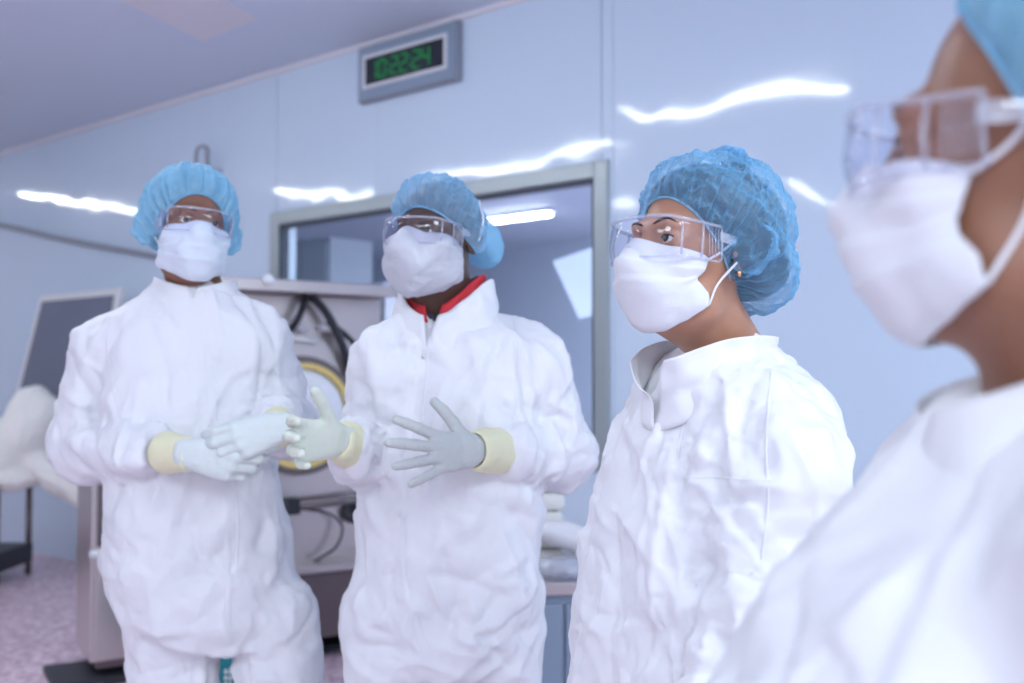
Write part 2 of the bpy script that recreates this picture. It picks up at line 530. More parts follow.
def crumple(V, Q, iters, stretch=.06, bend=.2, out=.03, inn=.012, seed=0, amp=.004, wave=.07, fields=(), pin=None, grav=0.):
    """grow the cloth and let it buckle: edge-length relaxation with a bending term,
    kept in a shell round the form beneath"""
    n = len(V); E, n0 = edges_of(Q)
    nrm = vnormals(V, Q); X0 = V.copy()
    X = V + nrm * (noise3(V, wave, seed) * amp)[:, None]
    d0 = V[E[:, 1]] - V[E[:, 0]]; L0 = np.linalg.norm(d0, axis=1) + 1e-9
    mult = np.full(len(E), 1 + stretch)
    mid = (V[E[:, 1]] + V[E[:, 0]]) / 2; ed = d0 / L0[:, None]
    for (c, rad, axis, amt) in fields:
        wgt = np.exp(-((mid - np.asarray(c)) ** 2).sum(1) / (rad * rad))
        ax = np.asarray(axis, float); ax /= np.linalg.norm(ax)
        mult += amt * wgt * (ed @ ax) ** 2
    L = L0 * mult
    deg = np.bincount(E.ravel(), minlength=n).clip(1)[:, None]
    En = E[:n0]; degn = np.bincount(En.ravel(), minlength=n).clip(1)[:, None]
    free = np.ones((n, 1)) if pin is None else (1 - pin)[:, None]
    for it in range(iters):
        dv = X[E[:, 1]] - X[E[:, 0]]; l = np.linalg.norm(dv, axis=1) + 1e-9
        corr = dv * (.5 * (l - L) / l)[:, None]
        X = X + 1.5 * scatter(E, corr, n) / deg * free
        u = X - X0
        du = scatter(En, u[En[:, 1]] - u[En[:, 0]], n) / degn
        u = u + bend * du * free
        if grav: u[:, 2] -= grav * free[:, 0]
        h = (u * nrm).sum(1)
        tang = u - nrm * h[:, None]
        h = np.where(h > 0, out * np.tanh(h / out), inn * np.tanh(h / inn))
        u = nrm * h[:, None] + tang * .97
        X = X0 + u
    return X

def creases(V, Q, specs, seed):
    """sharp folds pressed into cloth. spec: (centre, radius, direction or None, jitter, count, lengths, heights, widths)"""
    rs = np.random.RandomState(seed); nrm = vnormals(V, Q); H = np.zeros(len(V))
    for (c, rad, dr, jit, cnt, Ls, As, Ws) in specs:
        if c is None: pool = np.arange(len(V))
        else: pool = np.nonzero(((V - np.asarray(c)) ** 2).sum(1) < rad * rad)[0]
        if len(pool) == 0: continue
        for _ in range(cnt):
            i = pool[rs.randint(len(pool))]; p = V[i]; n = nrm[i]
            t = rs.normal(size=3) if dr is None else np.asarray(dr, float) / np.linalg.norm(dr)
            t = t - n * (t @ n)
            if np.linalg.norm(t) < .1: t = np.cross(n, rs.normal(size=3))
            t /= np.linalg.norm(t); a = rs.normal() * jit; b = np.cross(n, t)
            t, b = t * math.cos(a) + b * math.sin(a), b * math.cos(a) - t * math.sin(a)
            L = rs.uniform(*Ls) / 2; A = rs.uniform(*As) * (1 if rs.rand() < .68 else -1); w1 = rs.uniform(*Ws); w2 = rs.uniform(*Ws); kap = rs.normal() * 1.2
            q = V - p
            m = np.nonzero((np.abs(q).max(1) < L + .02))[0]
            q = q[m]; s = q @ t; d = q @ b - kap * s * s
            ok = (np.abs(s) < L) & (nrm[m] @ n > .1) & (np.abs(q @ n) < .10)
            m, s, d = m[ok], s[ok], d[ok]
            e = .0022
            r = np.where(d > 0, (np.sqrt(d * d + e * e) - e) / w1, (np.sqrt(d * d + e * e) - e) / w2)
            H[m] += A * (1 - (s / L) ** 2) ** 1.2 * np.exp(-r)
    H = .022 * np.tanh(H / .022)
    return V + nrm * H[:, None]

def facets(V, Q, octs, seed, stretch=(1, 1, .7), mask_scale=.25):
    """crumpled sheet: ridges along the borders of random cells, flat dishes between"""
    rs = np.random.RandomState(seed); nrm = vnormals(V, Q); H = np.zeros(len(V)); s = np.array(stretch)
    lo, hi = V.min(0), V.max(0)
    for j, (cell, slope) in enumerate(octs):
        P = V * s
        P = P + cell * .35 * np.stack([noise3(V, cell * 1.8, seed + 3 * j + a) for a in range(3)], 1)
        m = cell
        n = int(np.prod((hi - lo) * s + 2 * m) / cell ** 3)
        pts = (lo * s - m) + rs.rand(n, 3) * ((hi - lo) * s + 2 * m)
        # only seeds near the sheet matter
        g = set(map(tuple, np.floor(P / cell).astype(int)))
        kd_pts = []
        for q, c in zip(pts, np.floor(pts / cell).astype(int)):
            if any((c[0] + a, c[1] + b_, c[2] + d_) in g for a in (-1, 0, 1) for b_ in (-1, 0, 1) for d_ in (-1, 0, 1)): kd_pts.append(q)
        kd = KDTree(len(kd_pts))
        for i, q in enumerate(kd_pts): kd.insert(Vector(q), i)
        kd.balance(); find = kd.find
        d = np.array([find(q)[2] for q in P.tolist()])
        w_ = np.clip(.55 + .7 * noise3(V, mask_scale, seed + 40 + j), .08, 1.25)
        H += (d - .55 * cell) * slope * w_
    return V + nrm * H[:, None]

def subdivide(V, Q):
    """one linear subdivision of quads"""
    E = np.sort(np.vstack([Q[:, [0, 1]], Q[:, [1, 2]], Q[:, [2, 3]], Q[:, [3, 0]]]), 1)
    U, inv = np.unique(E, axis=0, return_inverse=True); inv = inv.reshape(-1)
    n = len(V); m = len(Q)
    em = (V[U[:, 0]] + V[U[:, 1]]) / 2; fm = V[Q].mean(1)
    e = [n + inv[i * m:(i + 1) * m] for i in range(4)]
    f = n + len(U) + np.arange(m)
    NQ = np.vstack([np.stack([Q[:, 0], e[0], f, e[3]], 1), np.stack([e[0], Q[:, 1], e[1], f], 1),
                    np.stack([f, e[1], Q[:, 2], e[2]], 1), np.stack([e[3], f, e[2], Q[:, 3]], 1)])
    return np.vstack([V, em, fm]), NQ

def grid_quads(nu, nv, wrap=False):
    Q = []
    for i in range(nu if wrap else nu - 1):
        j = (i + 1) % nu
        for k in range(nv - 1): Q.append((i * nv + k, j * nv + k, j * nv + k + 1, i * nv + k + 1))
    return np.array(Q)

def solidify(o, t, offset=1.):
    md = o.modifiers.new('thickness', 'SOLIDIFY'); md.thickness = t; md.offset = offset

def rz(a): return np.array([[math.cos(a), -math.sin(a), 0], [math.sin(a), math.cos(a), 0], [0, 0, 1]])
def rx(a): return np.array([[1, 0, 0], [0, math.cos(a), -math.sin(a)], [0, math.sin(a), math.cos(a)]])
def ry(a): return np.array([[math.cos(a), 0, math.sin(a)], [0, 1, 0], [-math.sin(a), 0, math.cos(a)]])
#@@ROOM
# ================================================================== the room
def rbox(mb, s0, s1, q0, q1, z0, z1, bev=0.):
    return mb.box(room((s0 + s1) / 2, (q0 + q1) / 2, (z0 + z1) / 2), D * (s1 - s0) / 2, N * (q1 - q0) / 2, UP * (z1 - z0) / 2, bev)
def struct(name, mb, m, parent=None):
    o = mb.build(name, m, parent)
    if parent is None: o['kind'] = 'structure'
    return o
WS0, WS1, WZ0, WZ1 = 2.53, 4.83, .87, 2.225        # window opening (outside of the frame)
struct('floor', rbox(MB(), S0 - .1, S1 + .1, -.12, Q1 + .1, -.1, 0), 'floor_vinyl')
ceil_o = struct('ceiling', rbox(MB(), S0 - .1, S1 + .1, -.12, Q1 + .1, CEIL, CEIL + .1), 'ceiling_paint')
struct('wall_left', rbox(MB(), S0 - .1, S0, -.12, Q1, 0, CEIL), 'room_paint')
struct('wall_right', rbox(MB(), S1, S1 + .1, -.12, Q1, 0, CEIL), 'room_paint')
struct('wall_front', rbox(MB(), S0, S1, Q1, Q1 + .1, 0, CEIL), 'room_paint')
wb = MB()
for (a, b, c, d_) in ((S0, WS0 + .04, 0, CEIL), (WS1 - .04, S1, 0, CEIL), (WS0 + .04, WS1 - .04, 0, WZ0 + .04), (WS0 + .04, WS1 - .04, WZ1 - .04, CEIL)):
    rbox(wb, a, b, -.12, -.031, c, d_)
wall = struct('wall_back', wb, 'room_paint')
# sheet panels of the wall, butted with narrow joints
step = 1.46
k0 = -7
for k in range(k0, 5):
    a = WS1 + .02 + k * step; b = a + step
    a = max(a, S0) ; b = min(b, S1)
    if b - a < .1: continue
    g = .0012
    spans = []
    if b <= WS0 + .05 or a >= WS1 - .05: spans = [(a, b, 0, CEIL)]
    else:
        a2, b2 = max(a, WS0 + .04), min(b, WS1 - .04)
        spans = [(a2, b2, 0, WZ0 + .03), (a2, b2, WZ1 - .03, CEIL)]
        if a < WS0 + .04: spans.append((a, WS0 + .04 - 2 * g, 0, CEIL))
        if b > WS1 - .04: spans.append((WS1 - .04 + 2 * g, b, 0, CEIL))
    for (x0, x1, z0, z1) in spans:
        rbox(MB(), x0 + g, x1 - g, -.03, 0, z0, z1).build('wall_panel', 'wall_paint', wall)
# cove along the ceiling
struct('trim_1', rbox(MB(), S0, S1, 0, .02, CEIL - .02, CEIL), 'ceiling_panel_paint')
# lighter hatch panel in the ceiling
c4 = [np.array(v) for v in ((-1.83, 4.64), (-1.62, 5.19), (-1.26, 4.87), (-1.47, 4.32))]
cc = sum(c4) / 4
hatch = MB().box(np.array([cc[0], cc[1], CEIL - .004]), np.append((c4[2] - c4[1]) / 2, 0), np.append((c4[0] - c4[1]) / 2, 0), UP * .004)
hatch.build('ceiling_panel', 'ceiling_panel_paint', ceil_o)

# window in the back wall: frame, gasket, pane
win = MB()
fw, fq0, fq1 = .075, -.12, .018
for (a, b, c, d_) in ((WS0, WS0 + fw, WZ0, WZ1), (WS1 - fw, WS1, WZ0, WZ1), (WS0 + fw, WS1 - fw, WZ0, WZ0 + fw), (WS0 + fw, WS1 - fw, WZ1 - fw, WZ1)):
    rbox(win, a, b, fq0, fq1, c, d_, .006)
window = struct('window_1', win, 'aluminium')
gk = MB(); i0, i1, j0, j1 = WS0 + fw, WS1 - fw, WZ0 + fw, WZ1 - fw
for (a, b, c, d_) in ((i0, i0 + .016, j0, j1), (i1 - .016, i1, j0, j1), (i0, i1, j0, j0 + .016), (i0, i1, j1 - .016, j1)):
    rbox(gk, a, b, -.05, .004, c, d_)
gk.build('gasket', 'gasket', window)
rbox(MB(), i0 + .01, i1 - .01, -.040, -.034, j0 + .01, j1 - .01).build('pane', 'pane_glass', window)

# the room beyond the window
nb = lambda *a: rbox(MB(), *a)
struct('wall_beyond', nb(-1, 8.5, -4.3, -4.2, 0, 2.75), 'next_room_paint')
struct('wall_beyond_left', nb(-1.1, -1, -4.2, -.12, 0, 2.75), 'next_room_paint')
struct('wall_beyond_right', nb(8.5, 8.6, -4.2, -.12, 0, 2.75), 'next_room_paint')
struct('floor_beyond', nb(-1, 8.5, -4.2, -.12, -.1, 0), 'floor_vinyl')
struct('ceiling_beyond', nb(-1, 8.5, -4.2, -.12, 2.60, 2.7), 'next_room_paint')

def strip_light(s, q, z, length, along, label, group, wd=.075, glow='tube_glow'):
    a = D if along == 'd' else N
    b = N if along == 'd' else D
    t = empty('strip_light', room(s, q, z), label, 'ceiling light', group)
    c = room(s, q, z)
    MB().box(c - UP * .015, a * (length / 2 + .03), b * (wd / 2 + .015), UP * .015, .004).build('lamp_body', 'lamp_body', t)
    MB().box(c - UP * .043, a * length / 2, b * wd / 2, UP * .0128, .01).build('diffuser', glow, t)
    return t
GL = 'ceiling strip lights mirrored in the wall'
for (x, y, ln, al, lab) in ((-6.05, 7.52, 1.3, 'n', 'white ceiling strip light whose reflection runs left of the first person'),
                            (-4.95, 5.29, 1.05, 'n', 'white ceiling strip light reflected at the top left window corner'),
                            (-3.34, 3.80, 1.9, 'd', 'white ceiling strip light reflected above the window and second person'),
                            (-1.30, 2.95, 1.45, 'd', 'white ceiling strip light reflected high on the wall above the woman'),
                            (-3.62, 1.03, 1.2, 'n', 'white ceiling strip light reflected right of the woman in blue net'),
                            (-4.70, 2.34, .5, 'n', 'short white ceiling strip light reflected beside the window edge')):
    p = np.array([x, y, 0]) - W0
    strip_light(float(p @ D), float(p @ N), CEIL, ln, al, lab, GL)
p = at(512, 221, 8.0) - W0
strip_light(float(p @ D), float(p @ N), 2.60, .75, 'd', 'white strip light on the ceiling of the room beyond the window', None)
# added glowing panel on an arm beyond the glass, imitating a reflection in the pane
lp = empty('reflection_panel', (at(596, 270, 5.6)), 'pale blue tilted panel added behind the window glass, standing in for a reflection', 'reflection_stand_in')
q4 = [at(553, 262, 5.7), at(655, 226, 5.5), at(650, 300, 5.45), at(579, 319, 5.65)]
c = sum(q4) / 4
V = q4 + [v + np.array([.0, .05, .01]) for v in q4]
add('reflection_face', V, [(0, 3, 2, 1), (4, 5, 6, 7), (0, 1, 5, 4), (1, 2, 6, 5), (2, 3, 7, 6), (3, 0, 4, 7)], 'reflection_glow', lp, False)
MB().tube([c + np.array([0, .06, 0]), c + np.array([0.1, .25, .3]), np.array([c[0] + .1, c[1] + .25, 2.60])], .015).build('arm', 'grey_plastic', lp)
# tall cabinet beyond the glass at the left
cb = empty('cabinet', at(300, 300, 7.0) * [1, 1, 0], 'grey green tall cabinet beyond the window glass', 'cabinet')
cpos = at(303, 250, 7.0) - W0; cs, cq = float(cpos @ D), float(cpos @ N)
nb(cs - .28, cs + .28, cq - .4, cq, .0, 2.25).build('body', 'next_room_unit', cb)
nb(cs - .26, cs - .005, cq + .001, cq + .02, .1, 2.2).build('door', 'next_room_unit', cb)
nb(cs + .005, cs + .26, cq + .001, cq + .02, .1, 2.2).build('door', 'next_room_unit', cb)
sh = at(355, 275, 7.3) - W0; cs, cq = float(sh @ D), float(sh @ N)
tb = empty('counter', room(cs, cq, 0), 'pale counter with boxes seen through the window', 'counter')
nb(cs - .4, cs + .30, cq - .5, cq, 1.90, 1.96).build('top', 'white_plastic', tb)
nb(cs - .38, cs + .28, cq - .45, cq - .03, .0, 1.90).build('body', 'steel', tb)

# ------------------------------------------------------------------ wall clock
ck_s0, ck_s1, ck_z0, ck_z1, ck_q = 3.285, 3.985, 2.725, 3.02, .05
ck = empty('wall_clock', room((ck_s0 + ck_s1) / 2, 0, ck_z0), 'grey digital wall clock with green digits, high on the wall', 'clock')
rbox(MB(), ck_s0, ck_s1, .0015, ck_q - .008, ck_z0, ck_z1, .006).build('case', 'grey_plastic', ck)
rbox(MB(), ck_s0 + .012, ck_s1 - .012, ck_q - .008, ck_q + .002, ck_z0 + .012, ck_z1 - .012, .003).build('face', 'clock_face', ck)
bz = MB(); a0, a1, b0, b1, t_ = ck_s0 + .055, ck_s1 - .055, ck_z0 + .06, ck_z1 - .058, .018
for (a, b, c_, d_) in ((a0, a1, b0, b0 + t_), (a0, a1, b1 - t_, b1), (a0, a0 + t_, b0 + t_, b1 - t_), (a1 - t_, a1, b0 + t_, b1 - t_)):
    rbox(bz, a, b, ck_q + .002, ck_q + .012, c_, d_, .002)
bz.build('bezel', 'white_plastic', ck)
rbox(MB(), a0 + t_, a1 - t_, ck_q + .002, ck_q + .005, b0 + t_, b1 - t_).build('display', 'digit_off', ck)
SEG = {'0': 'abcdef', '1': 'bc', '2': 'abged', '4': 'fgbc', ':': ':'}
dx, dw, dh = a0 + t_ + .030, .052, .095
zc = (b0 + b1) / 2
for ch in '10:22:24':
    mb = MB(); w_, h_ = dw / 2, dh / 2; th = .0075
    def sg(x0, x1, z0, z1): rbox(mb, dx + x0, dx + x1, ck_q + .005, ck_q + .007, zc + z0, zc + z1)
    if ch == ':':
        adv = .022
    else:
        for s_ in SEG[ch]:
            if s_ == 'a': sg(.004, dw - .004, h_ - th, h_)
            if s_ == 'd': sg(.004, dw - .004, -h_, -h_ + th)
            if s_ == 'g': sg(.004, dw - .004, -th / 2, th / 2)
            if s_ == 'f': sg(0, th, .004, h_ - .004)
            if s_ == 'b': sg(dw - th, dw, .004, h_ - .004)
            if s_ == 'e': sg(0, th, -h_ + .004, -.004)
            if s_ == 'c': sg(dw - th, dw, -h_ + .004, -.004)
        adv = dw + .014
    if ch == ':':
        for dz in (.021, -.021): sg2 = MB(); rbox(sg2, dx, dx + .009, ck_q + .005, ck_q + .007, zc + dz - .006, zc + dz + .006); sg2.build('colon_dot', 'digit_green', ck)
    else: mb.build('digit', 'digit_green', ck)
    dx += adv

# ------------------------------------------------------------------ hook and cable on the wall
hk = MB()
hs, hz = 1.98, 2.63
hp = [room(hs - .05, .0, hz - .10), room(hs - .05, .09, hz - .09), room(hs - .045, .10, hz + .02), room(hs, .10, hz + .045), room(hs + .055, .10, hz + .02), room(hs + .06, .09, hz - .09), room(hs + .06, .0, hz - .10)]
props(hk.tube(spline(hp, 6), .012).build('wall_hook', 'grey_plastic', None, True), 'grey bent tube hook on the wall above the first person', 'hook')
cbl = MB().tube(spline([room(-2.6, .03, 2.80), room(-.82, .03, 2.478), room(.2, .03, 2.275), room(1.28, .03, 2.08), room(1.75, .03, 1.98), room(1.82, .02, 1.85), room(1.84, .0215, 1.6), room(1.86, .0215, .9)], 10), .019)
props(cbl.build('cable', 'grey_plastic', None, True), 'dark cable swagging across the wall left of the first person', 'cable')

# ------------------------------------------------------------------ steel machine behind the two men
M0 = np.array([-1.755, 4.2, 0]); MH = np.array([.85, .527, 0]); MH /= np.linalg.norm(MH); MF = np.array([MH[1], -MH[0], 0])
def mt(px):
    k = (px - 512) / 1000
    return (4.2 * k + 1.755) / (MH[0] - MH[1] * k)
def mz(px, py): return at(px, py, 4.2 + MH[1] * mt(px))[2]
def mp(t, f, z): return M0 + MH * t + MF * f + UP * z
def mpx(px, py, f=0.): return mp(mt(px), f, mz(px, py))
def mbox(mb, t0, t1, f0, f1, z0, z1, bev=.004):
    return mb.box(mp((t0 + t1) / 2, (f0 + f1) / 2, (z0 + z1) / 2), MH * (t1 - t0) / 2, MF * (f1 - f0) / 2, UP * (z1 - z0) / 2, bev)
mc = empty('sterile_chamber', mp(.65, -.2, 0), 'stainless steel chamber machine with round white port behind two men', 'machine')
T1 = 1.31
mbox(MB(), 0, T1, -.38, 0, .09, .85).build('cabinet', 'steel', mc)
mbox(MB(), -.14, T1, -.30, .05, .0, .03, .006).build('base', 'black_rubber', mc)
mbox(MB(), .03, T1, -.36, -.03, .05, .09).build('plinth', 'steel_dark', mc)
mbox(MB(), -.01, .34, .001, .03, .53, .555).build('ledge', 'white_plastic', mc)
mbox(MB(), .02, .30, .001, .012, .12, .52).build('panel', 'steel', mc)
mbox(MB(), .02, .30, .001, .010, .57, .83).build('panel', 'steel_dark', mc)
mbox(MB(), .36, T1, .001, .20, .40, .43).build('shelf', 'steel', mc)
mbox(MB(), .36, T1, .001, .16, .10, .39).build('panel', 'steel_dark', mc)
mbox(MB(), .42, T1 - .04, .001, .008, .46, .82).build('panel', 'steel', mc)
mbox(MB(), .46, T1, -.38, 0, .86, 1.66).build('chamber', 'steel', mc)
mbox(MB(), .44, T1 + .02, -.38, .20, 1.665, 1.70, .008).build('hood', 'steel', mc)
mbox(MB(), .44, T1 + .02, .185, .215, 1.655, 1.71, .006).build('hood_edge', 'steel', mc)
MB().disc(mpx(252, 284, .217), MF, 0, .024, 0, .02, 20).build('knob', 'white_plastic', mc, True)
pc = mpx(297, 415)
MB().disc(pc, MF, .26, .36, 0, .02, 48).build('flange', 'steel', mc)
MB().disc(pc, MF, .245, .275, .02, .07, 48).build('port_ring', 'steel_dark', mc)
MB().disc(pc, MF, .218, .243, .02, .085, 48).build('port_seal', 'yellow_seal', mc)
dm = MB()
n_ = 40
for i in range(7):
    r = .217 * math.cos(i / 6 * PI / 2) if i < 6 else 0.0005; h = .06 + .05 * math.sin(i / 6 * PI / 2)
    dm.V += [tuple(pc + MF * h + r * (math.cos(a) * MH + math.sin(a) * UP)) for a in np.linspace(0, 2 * PI, n_, endpoint=False)]
for i in range(6):
    for k in range(n_): dm.F.append((i * n_ + k, i * n_ + (k + 1) % n_, (i + 1) * n_ + (k + 1) % n_, (i + 1) * n_ + k))
dm.build('port_cover', 'white_plastic', mc, True)
for (x0, y0, x1, y1) in ((290, 338, 312, 342), (318, 328, 334, 331), (288, 326, 303, 330)):
    a, b = mpx(x0, y0, .05), mpx(x1, y1, .05)
    la = MB().tube([a - MF * .05, a, b, b - MF * .05], .016).build('latch', 'white_plastic', mc, True)
for pts, r in (([(300, 292), (318, 312), (333, 340), (342, 362), (352, 392)], .020), ([(302, 291), (296, 308), (290, 322), (283, 332)], .017), ([(322, 322), (338, 335), (350, 350), (356, 372)], .013),
               ([(310, 560), (330, 545), (336, 525), (325, 512), (300, 508), (284, 506)], .006)):
    MB().tube(spline([mpx(x, y, .06 + .03 * math.sin(i)) for i, (x, y) in enumerate(pts)], 6), r).build('hose', 'black_rubber', mc, True)
for y in (497, 505):
    MB().tube([mpx(290, y + 3, .04), mpx(320, y, .05), mpx(368, y - 7, .05)], .009).build('pipe', 'steel_dark', mc, True)
mbox(MB(), mt(283), mt(296), .009, .08, mz(290, 513), mz(290, 497)).build('connector', 'black_rubber', mc)
MB().disc(mpx(350, 512), MF, 0, .047, .005, .05, 24).build('knob', 'black_rubber', mc, True)
MB().tube([mp(.16, .03, .33), mp(.16, .10, .33), mp(.36, .10, .31)], .018).build('drain_pipe', 'white_plastic', mc, True)

# ------------------------------------------------------------------ trolley, draped bag, screen at the left edge
tr = empty('trolley', at(-10, 600, 6.35) * [1, 1, 0], 'dark steel trolley under the white cloth at left edge', 'trolley')
tx0, tx1, ty0, ty1 = -3.80, -3.14, 6.15, 6.60
def wbox(mb, x0, x1, y0, y1, z0, z1, bev=.004):
    return mb.box(((x0 + x1) / 2, (y0 + y1) / 2, (z0 + z1) / 2), ((x1 - x0) / 2, 0, 0), (0, (y1 - y0) / 2, 0), (0, 0, (z1 - z0) / 2), bev)
wbox(MB(), tx0, tx1, ty0, ty1, .575, .605).build('top', 'steel', tr)
wbox(MB(), tx0, tx1, ty0, ty1, .08, .20).build('shelf', 'black_rubber', tr)
for x in (tx0 + .02, tx1 - .02):
    for y in (ty0 + .02, ty1 - .02):
        MB().tube([(x, y, .0), (x, y, .6)], .02).build('leg', 'steel_dark', tr, True)
Y = 6.25
ell = lambda px, py, rx_, rz_, rot, ry_=.16, k=.05, dy=0.: Ell(at(px, py, Y + dy), (rx_, ry_, rz_), ry(rot), k)
V, Q = sdf_mesh([ell(20, 440, .34, .16, -.85), ell(-8, 455, .30, .20, -.3), ell(60, 476, .28, .11, .50, .13), ell(80, 492, .12, .08, .6, .10), ell(28, 405, .14, .10, -.9, .12), ell(0, 478, .25, .09, 0, .17)], .025)
V[:, 2] = np.where(V[:, 0] < -3.11, np.maximum(V[:, 2], .63), V[:, 2])
V = crumple(V, Q, 40, .06, .15, .04, .03, 5, .015, .2)
V, Q = subdivide(V, Q); V = smooth_mesh(V, Q, 1); V = crumple(V, Q, 12, .03, .2, .02, .02, 6, .005, .08)
V[:, 2] = np.where(V[:, 0] < -3.11, np.maximum(V[:, 2], .607), V[:, 2])
props(add('draped_bag', V, Q, 'cloth_white'), 'crumpled white cloth bag lying on the trolley at left edge', 'cloth bag')
def onwall(px, py, q):
    d_ = ray(px, py); t = ((W0 + N * q - CAMP) @ N) / (d_ @ N); return CAMP + d_ * t
mo = empty('control_screen', onwall(60, 350, .2), 'grey tilted screen with pale frame on the wall, left edge', 'screen')
q4 = [onwall(40, 296, .25), onwall(120, 288, .25), onwall(100, 430, .25), onwall(13, 404, .25)]
def slab(q4, inset, off, th):
    c = sum(q4) / 4; n = np.cross(q4[2] - q4[0], q4[3] - q4[1]); n /= np.linalg.norm(n)
    if n @ (CAMP - c) < 0: n = -n
    o_ = [c + (v - c) * (1 - inset) + n * off for v in q4]; i_ = [v - n * th for v in o_]
    return o_ + i_, [(0, 1, 2, 3), (7, 6, 5, 4), (0, 4, 5, 1), (1, 5, 6, 2), (2, 6, 7, 3), (3, 7, 4, 0)], n
V, F, n = slab(q4, 0, 0, .04); add('housing', V, F, 'white_plastic', mo, False)
V, F, n = slab(q4, .10, .004, .003); add('display', V, F, 'screen_grey', mo, False)
c = sum(q4) / 4
MB().tube([c - N * .04, c - N * .245], .03).build('bracket', 'grey_plastic', mo, True)

# ------------------------------------------------------------------ bench at the right of the second man
bn = empty('bench', (.2, 3.0, 0), 'low steel topped bench unit with blue grey front behind second man', 'bench')
bz_ = at(560, 583, 2.8)[2]
wbox(MB(), -.25, .55, 2.8, 3.35, bz_ - .035, bz_).build('top', 'steel', bn)
wbox(MB(), -.23, .53, 2.82, 3.33, .06, bz_ - .036).build('body', 'clock_face', bn)
wbox(MB(), -.21, .14, 2.808, 2.819, .09, bz_ - .06).build('door', 'clock_face', bn)
wbox(MB(), .15, .51, 2.808, 2.819, .09, bz_ - .06).build('door', 'clock_face', bn)
wbox(MB(), -.21, .51, 2.85, 3.3, 0, .059).build('plinth', 'steel_dark', bn)
for i in range(5):
    mb = MB(); j = .006 * math.sin(i * 2.1)
    wbox(mb, -.1 + j, .16 + j, 3.02, 3.28, bz_ + .001 + i * .056, bz_ + .054 + i * .056, .018)
    o = mb.build('folded_gown', 'cloth_white', None, True)
    props(o, ['lowest white folded gown in the stack on the bench', 'second lowest white folded gown on the bench stack', 'middle white folded gown in the bench stack', 'second highest white folded gown on the bench stack', 'topmost white folded gown of the bench stack'][i], 'gown', 'folded gowns on the bench')
b0 = at(573, 556, 2.93)
V, Q = sdf_mesh([Ell((b0[0], 2.97, bz_ + .10), (.115, .05, .038), ry(.25), .02), Ell((b0[0] + .10, 2.955, bz_ + .10), (.10, .08, .05), ry(-.3), .02)], .012)
V = crumple(V, Q, 40, .14, .12, .03, .02, 15, .008, .09)
props(add('crumpled_wrap', V, Q, 'tyvek_trim'), 'white crumpled cloth lying on the clear bag on bench', 'cloth')
V, Q = sdf_mesh([Ell((b0[0] - .02, 2.87, bz_ + .030), (.13, .05, .028), None, .02)], .008)
V = crumple(V, Q, 40, .18, .1, .016, .014, 16, .006, .05); V[:, 2] = np.maximum(V[:, 2], bz_ + .001)
props(add('plastic_bag', V, Q, 'bag_clear'), 'clear crinkled plastic bag on the bench edge', 'bag')

# ------------------------------------------------------------------ teal carton on the floor between the first man's legs
tc_ = at(228, 672, 3.5)
cz = at(226, 659, 3.5)[2]
tcr = empty('carton', (tc_[0], 3.55, 0), 'teal carton with white print on floor behind first person', 'box')
wbox(MB(), tc_[0] - .10, tc_[0] + .10, 3.5, 3.66, 0.001, cz, .004).build('body', 'teal', tcr)
pr = MB()
for i in range(3):
    for j in range(2):
        wbox(pr, tc_[0] - .012 + j * .016, tc_[0] - .002 + j * .016, 3.497, 3.4995, cz - .05 - i * .022, cz - .035 - i * .022, 0)
pr.build('print', 'white_print', tcr)
#@@PEOPLE
# ================================================================== people
def head_prims(jaw=1., lips=True):
    """head about its centre: +x the person's left, -y the face, +z up"""
    P = [Ell((0, .018, .036), (.075, .095, .084), None, .02),
         Ell((0, -.030, -.045), (.060 * jaw, .064, .078), None, .04),
         Ell((0, -.068, -.098), (.026 * jaw, .026, .022), None, .03),
         Cap((-.04 * jaw, -.02, -.085), (.04 * jaw, -.02, -.085), .024, k=.03),
         Cap((-.030, -.079, .021), (.030, -.079, .021), .014, k=.015),
         Cap((0, -.088, .010), (0, -.108, -.030), .009, .0125, k=.012),
         Cap((-.011, -.098, -.035), (.011, -.098, -.035), .009, k=.006),
         Ell((-.040, -.062, -.022), (.024, .022, .020), None, .02), Ell((.040, -.062, -.022), (.024, .022, .020), None, .02)]
    for s in (-1, 1):
        P.append(Ell((s * .031, -.098, .003), (.018, .016, .0125), None, .012, '-'))
    for s in (-1, 1):
        P.append(Ell((s * .031, -.0765, .002), (.0148, .0142, .0142), None, .004))
        P.append(Ell((s * .031, -.092, .001), (.0135, .012, .0050), ry(s * -.08), .002, '-'))
    if lips:
        P.append(Cap((-.018, -.088, -.066), (.018, -.088, -.066), .0065, k=.006))
        P.append(Cap((-.014, -.087, -.077), (.014, -.087, -.077), .0075, k=.006))
    for s in (-1, 1):
        R = rz(s * -.35) @ rx(-.15)
        P.append(Ell((s * .078, .018, -.002), (.006, .018, .031), R, .006))
        P.append(Ell((s * .084, .022, .004), (.005, .014, .022), R, .003))
        P.append(Ell((s * .087, .014, .0), (.006, .008, .014), R, .003, '-'))
    return P

def project(prims, c, dirs, offset=0., far=.26):
    """outside-in sphere tracing from points around c to the surface at an offset"""
    t = np.full(len(dirs), far)
    for _ in range(70):
        p = c + dirs * t[:, None]
        d = evaluate(prims, p[:, 0], p[:, 1], p[:, 2]) - offset
        t -= np.clip(d, -.03, .03) * .75
        t = np.maximum(t, .005)
    return c + dirs * t[:, None]

class Head:
    def __init__(s, loc, a, pitch=0, roll=0, scale=1., jaw=1.):
        s.loc = np.asarray(loc, float); s.R = rz(math.radians(a)) @ rx(math.radians(-pitch)) @ ry(math.radians(roll)); s.sc = scale
        s.prims = head_prims(jaw)
    def w(s, P): return s.loc + s.sc * np.asarray(P, float) @ s.R.T
    def l(s, P): return (np.asarray(P, float) - s.loc) @ s.R / s.sc

